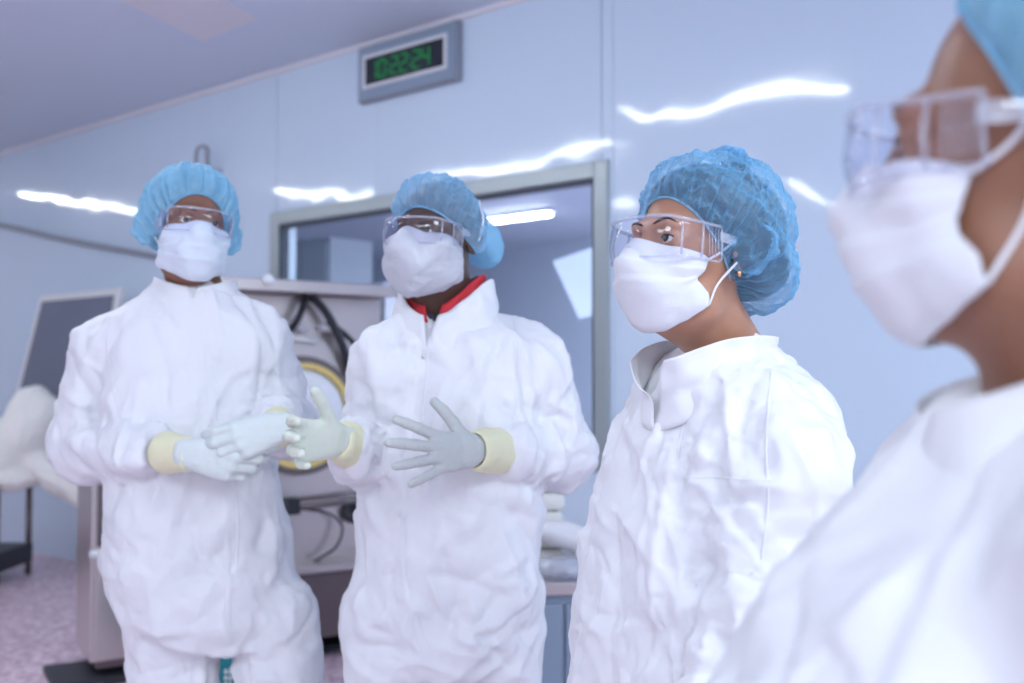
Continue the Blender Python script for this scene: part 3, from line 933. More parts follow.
def make_body(pr, H, J, skin):
    """one continuous skin surface: head, neck, trunk, arms to the wrists, legs to the feet; fine cells only at the head"""
    P = list(H.prims)
    L = H.l
    nb_ = L(J['neck'])
    P.append(Cap((0, .022, -.07), nb_ + [0, 0, 0], .054 * J.get('neck_r', 1), .062 * J.get('neck_r', 1), k=.03))
    P.append(Cap((-.0, -.012, -.10), nb_ * .6 + np.array([0, .0, -.05]), .040 * J.get('neck_r', 1), k=.02))
    sh = [L(v) for v in J['shoulders']]
    low = nb_ + (L(np.array(J['neck']) - UP * .06) - nb_)
    P.append(Cap(low, sh[0], .055, .05, .03)); P.append(Cap(low, sh[1], .055, .05, .03))
    pel = L(J['pelvis'])
    P.append(Cap(low + (pel - low) * .12, low + (pel - low) * .45, .085, .10, .05)); P.append(Cap(low + (pel - low) * .45, pel, .10, .11, .05))
    for i in (0, 1):
        e, w_ = L(J['elbows'][i]), L(J['wrists'][i]); w_ = e + (w_ - e) * .86
        P.append(Cap(sh[i], e, .042, .034, .02)); P.append(Cap(e, w_, .032, .021, .02))
        h, k_, f = L(J['hips'][i]), L(J['knees'][i]), L(J['feet'][i])
        P.append(Cap(pel, h, .09, .075, .04)); P.append(Cap(h, k_, .075, .05, .03)); P.append(Cap(k_, f, .05, .035, .03))
        P.append(Cap(f, f + L(np.array(J['neck']) + J['front'] * .14) - nb_, .035, .03, .02))
    lo = np.min([p.bbox()[0] for p in P if p.op == '+'], 0) - .04; hi = np.max([p.bbox()[1] for p in P if p.op == '+'], 0) + .04
    fine = [(-.10, .10), (-.13, .12), (-.14, .13)]
    axes = []
    for i in range(3):
        a, b = fine[i]; c = J.get('cell', .0028)
        axes.append(np.concatenate([np.arange(a, lo[i], -.016)[1:][::-1], np.arange(a, b, c), np.arange(b, hi[i], .016)]))
    V, Q = sdf_mesh(P, axes=axes)
    V = smooth_mesh(V, Q, 1, .4)
    o = add('body', H.w(V), Q, skin, pr)
    for s in (-1, 1):
        c = np.array([s * .031, -.0765, .002]); g = np.array(J.get('gaze', (0, -1, 0.0)), float); g /= np.linalg.norm(g)
        eye = ball(H, c, .0122, 'eye', 'eye_white', o)
        cap_on(H, c, g, .01235, .0060, 'iris', 'iris', eye)
        # eyebrow
        pts = np.array([(s * (.012 + .0105 * k), -.10, .024 + .0075 * math.sin(k / 3.2 * 2.2)) for k in np.linspace(0, 4, 9)])
        dirs = pts - np.array([0, .0, .01]); dirs /= np.linalg.norm(dirs, axis=1)[:, None]
        q = project(H.prims, np.array([0, 0, .01]), dirs, .0005)
        mb = MB().tube(H.w(q), np.array([.001, .0018, .0021, .0022, .0021, .0018, .0015, .0012, .0007]) * H.sc, 6)
        mb.build('eyebrow', 'hair', o, True)
        # lash line of the upper lid
        th = np.linspace(-1.05, 1.05, 9)
        pl = np.array([(s * .031 + .0135 * math.sin(t), -.0765 - .0142 * math.cos(t) * .98, .002 + .0042 * math.cos(t * 1.3) + .0005) for t in th])
        MB().tube(H.w(pl), .0011 * H.sc, 5).build('eyelashes', 'hair', o, True)
    return o

def ball(H, c, r, name, m, parent, nu=20, nv=12):
    V = [(c[0] + r * math.sin(PI * j / nv) * math.cos(2 * PI * i / nu), c[1] + r * math.sin(PI * j / nv) * math.sin(2 * PI * i / nu), c[2] + r * math.cos(PI * j / nv)) for i in range(nu) for j in range(nv + 1)]
    return add(name, H.w(V), grid_quads(nu, nv + 1, True), m, parent)
def cap_on(H, c, g, r, rad, name, m, parent):
    u = np.cross(g, [0, 0, 1.]); u /= np.linalg.norm(u); v = np.cross(u, g)
    V = []; F = []
    for i, f in enumerate((1., .75, .45)):
        for k in range(18):
            a = 2 * PI * k / 18; d_ = rad * f
            V.append(c + g * math.sqrt(r * r - d_ * d_) * (1 + .0002 * i) + d_ * (math.cos(a) * u + math.sin(a) * v))
    for i in range(2):
        for k in range(18): F.append((i * 18 + k, i * 18 + (k + 1) % 18, (i + 1) * 18 + (k + 1) % 18, (i + 1) * 18 + k))
    F.append(tuple(2 * 18 + k for k in range(18)))
    o = add(name, H.w(V), F, m, parent)
    o.data.materials.append(MATS['pupil'])
    for p in list(o.data.polygons)[18:]: p.material_index = 1
    return o

# ---- hair net
def make_net(pr, H, ctrl, m, puff=.022, seed=0, stretch=.14, c0=(0, .02, .03), axis=(0, .45, .9), back=.015, ripple=.003, nrip=34, hair=.004, hairmat='hair', bend=.08, fine=True, top=0., band=.0022, crk=140, sag=0., crh=.004, octs=((.035, .20), (.018, .20)), front=0.):
    c0 = np.array(c0); ax = np.array(axis, float); ax /= np.linalg.norm(ax)
    e1 = np.array([0, -1., 0]); e1 -= ax * (e1 @ ax); e1 /= np.linalg.norm(e1); e2 = np.array([1., 0, 0])
    us, ts = [], []
    for p in ctrl:
        q = np.array(p) - c0; r = np.linalg.norm(q); ts.append(math.acos(q @ ax / r)); us.append(abs(math.atan2(q @ e2, q @ e1)))
    o_ = np.argsort(us); us = np.array(us)[o_]; ts = np.array(ts)[o_]
    skinprims = [p for p in H.prims]
    def sheet(nu, nv, off, tscale=1., rip=True):
        u = np.linspace(0, 2 * PI, nu, endpoint=False); au = np.where(u > PI, 2 * PI - u, u)
        uu = np.linspace(0, PI, 200); tt = np.interp(uu, us, ts)
        ke = np.ones(21) / 21; tt = np.convolve(np.pad(tt, 10, 'reflect'), ke, 'valid')
        tm = np.interp(au, uu, tt) * tscale
        v = np.linspace(0, 1, nv)
        U, VV = np.meshgrid(u, v, indexing='ij'); TH = (1 - VV) * tm[:, None]; TH = np.maximum(TH, .02)
        d = np.cos(TH)[..., None] * ax + np.sin(TH)[..., None] * (np.cos(U)[..., None] * e1 + np.sin(U)[..., None] * e2)
        d = d.reshape(-1, 3)
        base = project(skinprims, c0, d, 0.)
        vv = VV.reshape(-1); uq = U.reshape(-1)
        o2 = off(vv, uq, d)
        if rip:
            o2 = o2 + ripple * (np.sin(nrip * uq + 2.5 * np.sin(3 * uq + seed)) + .6 * np.sin(nrip * 1.7 * uq + seed)) * np.clip(vv * 8, 0, 1) * np.clip(1.1 - vv, 0, 1)
        return base + d * o2[:, None], u, v
    def hair_off(vv, uq, d):
        s_ = np.clip(vv / .3, 0, 1)
        return hair * np.clip(vv * 5, .15, 1) + s_ * (hair * 1.2 * np.clip(d[:, 1], 0, 1) + .55 * back * 2 * np.clip(d[:, 1] + .15, 0, 1) + sag * .85 * np.clip(-d[:, 2] * 1.6 - .1, 0, 1) * np.clip(d[:, 1] * 1.6, 0, 1))
    def off(vv, uq, d):
        s_ = np.clip(vv / .35, 0, 1); s_ = np.sin(s_ * PI / 2)
        bk = np.clip(d[:, 1] + .15, 0, 1)
        return .003 + s_ * (puff + back * bk * 2 + front * np.clip(.1 - d[:, 1], 0, 1) + sag * np.clip(-d[:, 2] * 1.6 - .1, 0, 1) * np.clip(d[:, 1] * 1.6, 0, 1) + top * np.clip(d[:, 2], 0, 1))
    nu, nv = (150, 44) if fine else (110, 32)
    V, u, v = sheet(nu, nv, off)
    Q = grid_quads(nu, nv, True)
    pin = np.repeat(np.clip(1 - np.arange(nv) / 3., 0, 1)[None], nu, 0).reshape(-1)
    V = crumple(V, Q, 45, stretch, bend, .014, .012, seed, .003, .045, pin=pin)
    if fine:
        V, Q = subdivide(V, Q); n = len(V)
        V = smooth_mesh(V, Q, 1, .35)
        V = creases(V, Q, [(None, 0, None, 1, crk, (.015, .06), (.0010, crh), (.002, .006))], seed + 2)
        V = facets(V, Q, octs, seed, (1, 1, 1), .09)
        V = crumple(V, Q, 4, .02, .1, .006, .006, seed + 1, .0006, .02)
    net = add('hair_net', H.w(V), Q, m, pr)
    # elastic edge
    Ve, u, v = sheet(120, 4, lambda vv, uq, d: np.full(len(vv), .0035), rip=False)
    ed = Ve.reshape(120, 4, 3)[:, 0]
    MB().tube(H.w(ed), band * H.sc, 6, True).build('elastic_band', 'net_light', net, True)
    # hair beneath
    Vh, _, _ = sheet(60, 20, hair_off, .975, rip=False)
    add('hair', H.w(Vh), grid_quads(60, 20, True), hairmat, pr)
    return net

# ---- surgical mask
def make_mask(pr, H, m, top, bot, sides, pleats=3, puff=.006, seed=0, stretch=.02, bulge=0., nu=60, nv=44, strap=True, strapmat='elastic_white', depth=.0035, octs=None):
    """top/bot: (angle, elevation point y,z...) control points in head space, from the middle to the side"""
    c = np.array([0, .0, -.05])
    def ang(p):
        q = np.array(p) - c; return math.atan2(q[0], -q[1]), math.asin(q[2] / np.linalg.norm(q))
    ta = np.array([ang(p) for p in top]); ba = np.array([ang(p) for p in bot])
    U = np.linspace(-1, 1, nu); v = np.linspace(0, 1, nv)
    aU = np.abs(U)
    taz = np.interp(aU, np.linspace(0, 1, len(ta)), ta[:, 0]) ; tel = np.interp(aU, np.linspace(0, 1, len(ta)), ta[:, 1])
    baz = np.interp(aU, np.linspace(0, 1, len(ba)), ba[:, 0]) ; bel = np.interp(aU, np.linspace(0, 1, len(ba)), ba[:, 1])
    side = 1 + 0 * v
    if sides: side = np.interp(v, [q[0] for q in sides], [q[1] for q in sides])
    AZ = np.sign(U)[:, None] * (taz[:, None] * (1 - v) + baz[:, None] * v) * (1 + (side - 1)[None, :] * (aU[:, None] ** 2))
    EL = tel[:, None] * (1 - v) + bel[:, None] * v
    d = np.stack([np.sin(AZ) * np.cos(EL), -np.cos(AZ) * np.cos(EL), np.sin(EL)], -1).reshape(-1, 3)
    P = [Ell((0, -.030, -.045), (.062, .066, .078), None, .03), Ell((0, -.068, -.098), (.030, .028, .024), None, .03),
         Cap((-.042, -.02, -.085), (.042, -.02, -.085), .024, k=.03), Cap((0, -.086, .006), (0, -.112, -.036), .011, .016, k=.045),
         Cap((-.020, -.088, -.066), (.020, -.088, -.066), .012, k=.03), Ell((-.040, -.060, -.022), (.026, .024, .020), None, .02), Ell((.040, -.060, -.022), (.026, .024, .020), None, .02),
         Ell((0, .018, .036), (.075, .095, .084), None, .02)]
    X = project(P, c, d, .0035)
    vv = np.repeat(v[None], nu, 0).reshape(-1); uu = np.repeat(aU[:, None], nv, 1).reshape(-1)
    o2 = puff * np.sin(np.clip(vv, 0, 1) * PI) * (1 - uu ** 4) + bulge * np.sin(vv * PI) * (1 - uu ** 2)
    for k in range(pleats):
        t = .22 + .17 * k
        o2 += depth * np.clip((vv - t) / .012, 0, 1) * np.exp(-np.clip(vv - t, 0, 9) / .10) * (1 - .6 * uu ** 6)
    X = X + d * o2[:, None]
    Q = grid_quads(nu, nv)[:, ::-1]
    pin = ((uu > .98) | (vv < .02)).astype(float) * .7
    X = crumple(X, Q, 25, stretch, .15, .006, .003, seed, .0012, .03, fields=[((0, -.1, -.06), .1, (0, 0, 1), stretch)], pin=pin)
    X = smooth_mesh(X, Q, 1, .3)
    if octs: X = facets(X, Q, octs, seed, (1, 1, 1), .08)
    mk = add('face_mask', H.w(X), Q, m, pr)
    solidify(mk, .0016, 1)
    G = X.reshape(nu, nv, 3)
    # stitched edges, nose wire
    for line in (G[:, 0], G[:, -1]):
        MB().tube(H.w(line[::3]), .0011 * H.sc, 5).build('hem', strapmat, mk, True)
    for line in (G[1], G[-2]):
        MB().tube(H.w(line[::3]), .0013 * H.sc, 5).build('hem', strapmat, mk, True)
    if strap:
        for s, i in ((-1, 0), (1, nu - 1)):
            for a, ez in ((G[i, 1], .012), (G[i, -2], -.022)):
                b = np.array([s * .0785, .004, ez]); mid = (a + b) / 2
                mid_d = mid - c; mid_d /= np.linalg.norm(mid_d)
                pm = project(H.prims, c, mid_d[None], .0025)[0]
                pts = spline([a, pm, b], 6)
                # flat elastic cord
                MB().tube(H.w(pts), .0019 * H.sc, 6).build('ear_loop', strapmat, mk, True)
    return mk, G

# ---- safety goggles
def make_goggles(pr, H, out=0., zt=.024, zb=-.026, rim=.0017, box=False):
    root = empty('goggles_tmp', H.w((0, -.1, 0)), 'x', 'x')
    half = [(0, -.121 - out), (.022, -.119 - out), (.044, -.111 - out), (.060, -.098 - out), (.0695, -.080 - out * .6), (.0735, -.055), (.0765, -.028)]
    hp = spline([(x, y, 0) for x, y in half], 6)[:, :2]
    line = np.vstack([hp[::-1][:-1] * [-1, 1], hp]); n = len(line)
    nv = 9
    V = []
    for i, (x, y) in enumerate(line):
        ax_ = abs(x)
        t = zt - .004 * np.clip((ax_ - .06) / .017, 0, 1); b = zb + .016 * math.exp(-(ax_ / .014) ** 2) + .004 * np.clip((ax_ - .06) / .017, 0, 1)
        for k in range(nv):
            f = k / (nv - 1); z = t + (b - t) * f
            bl = 1 + .035 * math.sin(f * PI)
            V.append((x * bl, y * bl + .002 * f, z))
    V = np.array(V); Q = grid_quads(n, nv)
    bpy.data.objects.remove(root)
    g = add('goggles', H.w(V), Q, 'lens_clear', pr)
    solidify(g, .0014, 1)
    G = V.reshape(n, nv, 3)
    MB().tube(H.w(G[:, 0]), rim * 1.5 * H.sc, 6).build('top_rim', 'plastic_clear', g, True)
    MB().tube(H.w(G[:, -1]), rim * H.sc, 6).build('bottom_rim', 'plastic_clear', g, True)
    for i in (0, n - 1):
        MB().tube(H.w(G[i]), rim * H.sc, 6).build('side_rim', 'plastic_clear', g, True)
    for s in (-1, 1):
        # hinge block, vent ribs and temple arm
        for f_ in (((.066, -.087), .9), ((.0735, -.057), 1.)):
            (x, y), _ = f_
            MB().tube(H.w([(s * x * 1.02, y * 1.02 - out * .4, zt - .003), (s * x * 1.05, y * 1.05 - out * .4, (zt + zb) / 2), (s * x * 1.02, y * 1.02 - out * .4, zb + .005)]), rim * 1.1 * H.sc, 6).build('hinge', 'plastic_clear', g, True)
        for k in range(5):
            y = -.050 + .0052 * k
            MB().tube(H.w([(s * (.0755 + .0005 * k), y, zt - .008), (s * (.078 + .0004 * k), y, zb + .010)]), .0009 * H.sc, 5).build('vent_rib', 'plastic_clear', g, True)
        tm = MB(); a = np.array([s * .0785, -.032, .008]); b = np.array([s * .0795, -.002, .006])
        c = (a + b) / 2
        tm.box(H.w(c), (H.w(b) - H.w(a)) / 2, H.R @ np.array([s * .0012, 0, 0]) * H.sc, H.R @ np.array([0, 0, .007]) * H.sc, .0006)
        tm.build('temple', 'plastic_clear', g, True)
    return g

# ---- coverall
def make_suit(pr, prims, name='coverall', cell=.0135, seed=0, fields=(), stretch=.035, fine=.02, folds=(), n_all=160, octs=((.14, .06), (.060, .15), (.030, .14)), m='tyvek', grav=.0, out=.026, inn=.014, wave=.11, amp=.007):
    V, Q = sdf_mesh(prims, cell)
    V = smooth_mesh(V, Q, 2)
    V = crumple(V, Q, 50, stretch, .16, out, inn, seed, amp, wave, fields=fields, grav=grav)
    V, Q = subdivide(V, Q)
    V = smooth_mesh(V, Q, 1, .4)
    V = creases(V, Q, list(folds) + [(None, 0, None, 1, n_all, (.05, .16), (.002, .0060), (.004, .012))], seed + 5)
    V = facets(V, Q, octs, seed)
    V = crumple(V, Q, 8, fine, .08, .006, .005, seed + 9, .0008, .05)
    V[:, 2] = np.maximum(V[:, 2], .01)
    o = add(name, V, Q, m, pr)
    tree = BVHTree.FromPolygons([tuple(v) for v in V], Q.tolist())
    return o, tree

def strip_on(tree, origin_dirs, name, m, parent, width=.008, lift=.0006, thick=.0010):
    """a flat raised strip laid on the cloth, found by casting rays at it"""
    P = []; Nn = []
    for o_, d_ in origin_dirs:
        h = tree.ray_cast(Vector(o_), Vector(d_))
        if h[0] is None: continue
        n_ = np.array(h[1]); n_ = n_ if n_ @ np.array(d_) < 0 else -n_
        P.append(np.array(h[0]) + n_ * lift); Nn.append(n_)
    if len(P) < 4: return None
    P = np.array(P); Nn = np.array(Nn)
    for _ in range(2): P[1:-1] = (P[:-2] + P[1:-1] * 2 + P[2:]) / 4
    T = np.gradient(P, axis=0); T /= np.linalg.norm(T, axis=1)[:, None]
    B = np.cross(T, Nn); B /= np.linalg.norm(B, axis=1)[:, None] + 1e-9
    V = []
    for i in range(len(P)):
        V += [P[i] - B[i] * width / 2, P[i] - B[i] * width / 4 + Nn[i] * thick, P[i] + B[i] * width / 4 + Nn[i] * thick, P[i] + B[i] * width / 2]
    return add(name, V, grid_quads(len(P), 4), m, parent)

def cam_line(pts, n=14):
    q = spline([(x, y, 0) for x, y in pts], n)
    return [(CAMP, ray(x, y) / np.linalg.norm(ray(x, y))) for x, y, _ in q]

def make_collar(suit, base, front, rows, gap=.3, tilt=(0, 0, 1), m='tyvek_trim', name='collar', seed=0, nu=64, nv=10, seed_amp=.0025, parent=None, th=.0018):
    """stand-up collar. rows: (height, radius_side, radius_front, radius_back, centre shift along front, gap half-angle, front drop)"""
    f = np.asarray(front, float); r = np.array([-f[1], f[0], 0]); up = np.asarray(tilt, float); up /= np.linalg.norm(up)
    hs = np.linspace(0, 1, len(rows)); rows = np.array(rows, float); vs = np.linspace(0, 1, nv)
    R = np.stack([np.interp(vs, hs, rows[:, k]) for k in range(rows.shape[1])], 1)
    V = []
    for u in np.linspace(-1, 1, nu):
        for j in range(nv):
            h, rs, rf, rb, sh, g, drop = R[j]
            a = u * (PI - g)                       # 0 = back, +-pi = front
            ca = math.cos(a); rad_b = rb if ca > 0 else rf
            p = base - f * (ca * rad_b) + r * (math.sin(a) * rs) + f * sh + up * (h - drop * max(0, -ca) ** 2)
            V.append(p)
    V = np.array(V); Q = grid_quads(nu, nv)
    V = V + vnormals(V, Q) * (noise3(V, .06, seed) * seed_amp)[:, None]
    V = crumple(V, Q, 14, .03, .15, .004, .004, seed, .001, .03)
    o = add(name, V, Q, m, parent or suit)
    solidify(o, th, 0)
    return o

# ---- hands in gloves
def hand_prims(curl, spread, thumb, thumb_curl=.2):
    """right hand: wrist at origin, fingers +y, thumb side +x, palm +z"""
    P = []
    mcp = [(.029, .090, .0), (.009, .096, -.002), (-.012, .091, -.001), (-.031, .081, .002)]
    ln = [(.043, .026, .021), (.047, .029, .022), (.043, .027, .021), (.034, .021, .019)]
    rr = [.0118, .0120, .0116, .0104]
    for i, b in enumerate(mcp):
        b = np.array(b)
        P.append(Cap((b[0] * .62, .012, .001), b, .0135, .0125, k=.012))
    P.append(Ell((.0, .05, .003), (.036, .046, .014), None, .012))
    P.append(Cap((-.009, -.014, 0), (-.012, .02, 0), .020, .018, k=.012)); P.append(Cap((.009, -.014, 0), (.012, .02, 0), .020, .018, k=.012))
    for i, b in enumerate(mcp):
        p = np.array(b); a = spread[i]; flex = 0.
        base_dir = np.array([math.sin(a), math.cos(a), 0]); nz = np.array([0, 0, 1.])
        r = rr[i]
        for k in range(3):
            flex += curl[i][k]
            d_ = base_dir * math.cos(flex) + nz * math.sin(flex)
            q = p + d_ * ln[i][k]
            P.append(Cap(p, q, r, r * .93, k=.0045)); p = q; r *= .93
    t0 = np.array([.018, .022, .008]); t = np.array(thumb, float); t /= np.linalg.norm(t)
    t1 = t0 + t * .046; P.append(Cap(t0, t1, .017, .0125, k=.012))
    # thumb bends towards the fingers
    fy = np.array([0, 1., .25]); fy -= t * (fy @ t); fy /= np.linalg.norm(fy)
    d1 = t * math.cos(thumb_curl) + fy * math.sin(thumb_curl); t2 = t1 + d1 * .030
    d2 = t * math.cos(thumb_curl * 1.6) + fy * math.sin(thumb_curl * 1.6); t3 = t2 + d2 * .026
    P.append(Cap(t1, t2, .0128, .0118, k=.005)); P.append(Cap(t2, t3, .0118, .0102, k=.004))
    return P

def make_glove(pr, wrist, F, Nrm, right, curl, spread, thumb, m, thumb_curl=.2, scale=1., cuff_to=None, cuff_len=.08, cuff_r=(.036, .041), seed=0, wrist_flat=.85, cuff_m='cuff_yellow'):
    F = np.asarray(F, float); F /= np.linalg.norm(F)
    Nv = np.asarray(Nrm, float); Nv -= F * (Nv @ F); Nv /= np.linalg.norm(Nv)
    T = np.cross(F, Nv) if right else np.cross(Nv, F)
    P = hand_prims(curl, spread, thumb, thumb_curl)
    V, Q = sdf_mesh(P, .0032, pad=.012)
    V = smooth_mesh(V, Q, 2, .4)
    V = crumple(V, Q, 10, .02, .2, .0018, .001, seed, .0006, .014)
    M = np.stack([T, F, Nv], 1) * scale
    W = np.asarray(wrist) + V @ M.T
    if np.linalg.det(M) < 0: Q = Q[:, ::-1]
    g = add('glove', W, Q, m, pr)
    # cuff drawn over the sleeve end
    a = np.asarray(wrist) + F * .006; b = np.asarray(cuff_to, float)
    ax = (b - a); ax /= np.linalg.norm(ax)
    nu, nv = 40, 18
    Vc = []
    u0 = T - ax * (T @ ax); u0 /= np.linalg.norm(u0); v0 = np.cross(ax, u0)
    prof = [(.0, cuff_r[0] * .80), (.06, cuff_r[0] * .90), (.15, cuff_r[0]), (.35, cuff_r[0] * 1.04), (.8, cuff_r[1]), (.95, cuff_r[1] * 1.01), (1., cuff_r[1] * .97)]
    for i in range(nu):
        an = 2 * PI * i / nu
        for j in range(nv):
            t = j / (nv - 1); r = np.interp(t, [q[0] for q in prof], [q[1] for q in prof])
            c_ = a + F * -.0 + ax * (t * cuff_len)
            Vc.append(c_ + r * (u0 * math.cos(an) + v0 * wrist_flat * math.sin(an)))
    Vc = np.array(Vc); Qc = grid_quads(nu, nv, True)
    Vc = crumple(Vc, Qc, 25, .035, .15, .003, .002, seed + 3, .0012, .03)
    cf = add('cuff', Vc, Qc, cuff_m, g)
    solidify(cf, .0015, 0)
    return g

def frame_of(a):
    a = math.radians(a); return np.array([math.sin(a), -math.cos(a), 0]), np.array([math.cos(a), math.sin(a), 0])   # front, left

def arm_fields(sh, el, wr, amt=.22):
    sh, el, wr = [np.asarray(v, float) for v in (sh, el, wr)]
    return [(el, .10, el - sh, amt), (el, .10, wr - el, amt), (sh * .8 + el * .2, .10, el - sh, amt * .5), (wr * .7 + el * .3, .08, wr - el, amt * .9), (sh * .5 + el * .5, .12, el - sh, amt * .4)]

def arm_folds(sh, el, wr, k=1.):
    sh, el, wr = [np.asarray(v, float) for v in (sh, el, wr)]
    a1 = el - sh; a2 = wr - el
    side = np.cross(a1, a2); side = side if np.linalg.norm(side) > 1e-4 else np.cross(a1, [0, 1, 0])
    r1 = np.cross(a1, side); r2 = np.cross(a2, side)
    out = []
    for c, rad, ax, n, A in ((sh * .75 + el * .25, .12, a1, 12, .006), (sh * .4 + el * .6, .12, a1, 14, .008), (el, .12, a1 - a2, 16, .010), (el * .6 + wr * .4, .10, a2, 14, .008), (el * .35 + wr * .65, .08, a2, 12, .007)):
        for s_ in (np.cross(ax, [0, 1., 0]), np.cross(ax, [0, 0, 1.])):
            out.append((c, rad, s_, .45, n // 2, (.06, .15), (.003 * k, A * k * 1.3), (.005, .014)))
    return out
def trunk_folds(chest, belly, crotch, lf, k=1.):
    return [(chest, .26, UP + lf * .25, .28, 17, (.16, .42), (.005 * k, .013 * k), (.006, .016)), (chest, .26, UP - lf * .25, .28, 17, (.16, .42), (.005 * k, .013 * k), (.006, .016)),
            (belly, .24, UP, .6, 22, (.10, .26), (.004 * k, .011 * k), (.007, .018)), (belly, .24, lf, .6, 16, (.06, .16), (.003 * k, .008 * k), (.006, .014)),
            (crotch, .20, lf, .5, 22, (.08, .20), (.004 * k, .011 * k), (.007, .016)), (crotch - UP * .12, .22, lf + UP * .4, .5, 14, (.08, .2), (.004 * k, .011 * k), (.007, .016)), (crotch - UP * .12, .22, lf - UP * .4, .5, 14, (.08, .2), (.004 * k, .011 * k), (.007, .016))]

NEUT = [(.15, .2, .15)] * 4
#@@P1
# ------------------------------------------------------------------ first person (left): hands clasped
def person_one():
    Y = 2.2
    pr = empty('person', at(200, 400, Y) * [1, 1, 0], 'person in white coverall with clasped gloved hands, leftmost, facing the camera', 'person')
    H = Head(at(191, 230, Y), 30, 3, 4, .98)
    fr, lf = frame_of(14); rt = -lf
    neck = at(196, 291, 2.235)
    shL, elL, wrL = at(254, 348, 2.25), at(282, 424, 2.30), at(272, 428, 2.00)      # image right = the person's left
    shR, elR, wrR = at(108, 352, 2.22), at(86, 446, 2.24), at(190, 454, 1.97)
    hipL, hipR = at(274, 616, 2.24), at(173, 616, 2.22)
    knL, knR = at(284, 790, 2.24), at(176, 790, 2.22)
    ftL, ftR = np.array([at(284, 940, 2.26)[0], 2.28, .06]), np.array([at(168, 940, 2.24)[0], 2.26, .06])
    J = dict(neck=neck, shoulders=[shL - UP * .02, shR - UP * .02], elbows=[elL, elR], wrists=[wrL, wrR], hips=[hipL, hipR], knees=[knL, knR], feet=[ftL, ftR], pelvis=at(210, 590, 2.23), front=fr, gaze=(.1, -1, .02))
    make_body(pr, H, J, 'skin_brown')
    T = lambda x, y, a, b, YY=2.235: (at(x, y, YY), a, b)
    torso = Loft([T(197, 292, .075, .075), T(195, 303, .105, .085), T(191, 318, .145, .105), T(188, 345, .175, .12), T(188, 400, .180, .135), T(191, 450, .180, .145), T(195, 500, .190, .15), T(200, 560, .205, .155), T(212, 615, .19, .145), T(222, 645, .14, .11)], lf, fr, .04)
    S = [torso, Cap(neck - UP * .055, shL, .072, .078, .05), Cap(neck - UP * .055, shR, .072, .078, .05),
         Cap(shL, elL, .076, .074, .010), Cap(elL, wrL + (elL - wrL) * .36, .074, .050, .02),
         Cap(shR, elR, .076, .078, .010), Cap(elR, wrR + (elR - wrR) * .38, .078, .050, .02),
         Cap(hipL, knL, .098, .084, .012), Cap(knL, ftL, .084, .075, .02), Cap(hipR, knR, .104, .088, .012), Cap(knR, ftR, .095, .08, .03)]
    fl = arm_fields(shL, elL, wrL) + arm_fields(shR, elR, wrR) + [(at(197, 400, 2.1), .35, lf, .05), (at(215, 640, 2.1), .16, UP, .14), (at(200, 560, 2.1), .2, UP, .08)]
    suit, tree = make_suit(pr, S, seed=11, fields=fl, folds=arm_folds(shL, elL, wrL) + arm_folds(shR, elR, wrR) + trunk_folds(at(197, 380, 2.1), at(200, 520, 2.1), at(215, 630, 2.1), lf))
    make_collar(suit, neck - UP * .010, fr, [(-.02, .100, .098, .088, .0, .0, .03), (.016, .092, .094, .082, .0, .0, .026), (.038, .086, .092, .076, .0, .12, .026)], seed=3)
    strip_on(tree, cam_line([(203, 292), (206, 340), (212, 400), (222, 470), (228, 560), (228, 645)]), 'zipper', 'tyvek_trim', suit, .014)
    strip_on(tree, cam_line([(216, 470), (232, 480), (238, 520), (236, 575)]), 'seam', 'tyvek_trim', suit, .006)
    strip_on(tree, cam_line([(120, 300), (108, 335), (112, 380), (122, 420)]), 'seam', 'tyvek_trim', suit, .006)
    make_net(pr, H, [(0, -.095, .078), (.045, -.082, .062), (.070, -.052, .022), (.078, -.030, -.025), (.074, .0, -.070), (.05, .06, -.095), (0, .085, -.10)], 'net_light', puff=.026, seed=2, stretch=.12, back=.006, nrip=30, ripple=.004, top=.004)
    make_mask(pr, H, 'mask_blue', [(0, -.108, -.004), (.03, -.085, -.012), (.058, -.055, -.018), (.068, -.02, -.022)],
              [(0, -.088, -.132), (.025, -.075, -.128), (.05, -.045, -.105), (.062, -.015, -.085)], [(0, 1.), (.5, .96), (1, 1.)], pleats=3, seed=4, stretch=.035, puff=.008, octs=((.045, .16),))
    make_goggles(pr, H)
    # right hand (image left) over the belly, left hand folded across it
    F = np.array([.95, -.14, -.14]); Nn = np.array([.14, .95, 0])
    make_glove(pr, wrR, F, Nn, True, [(.35, .6, .4), (.75, .8, .5), (.85, .9, .5), (.9, .9, .5)], [.05, 0, -.04, -.08], (.35, .85, .35), 'latex', .3, .98, cuff_to=elR, cuff_len=.105, cuff_r=(.034, .042), seed=5)
    wl = at(281, 427, 1.985)
    make_glove(pr, wl, (-.80, -.40, -.26), (-.40, .90, -.12), False, [(.45, .6, .4), (.5, .6, .4), (.5, .65, .4), (.55, .65, .4)], [.08, .02, -.05, -.12], (.35, .9, .3), 'latex', .3, .93, cuff_to=elL, cuff_len=.09, cuff_r=(.034, .042), seed=6)
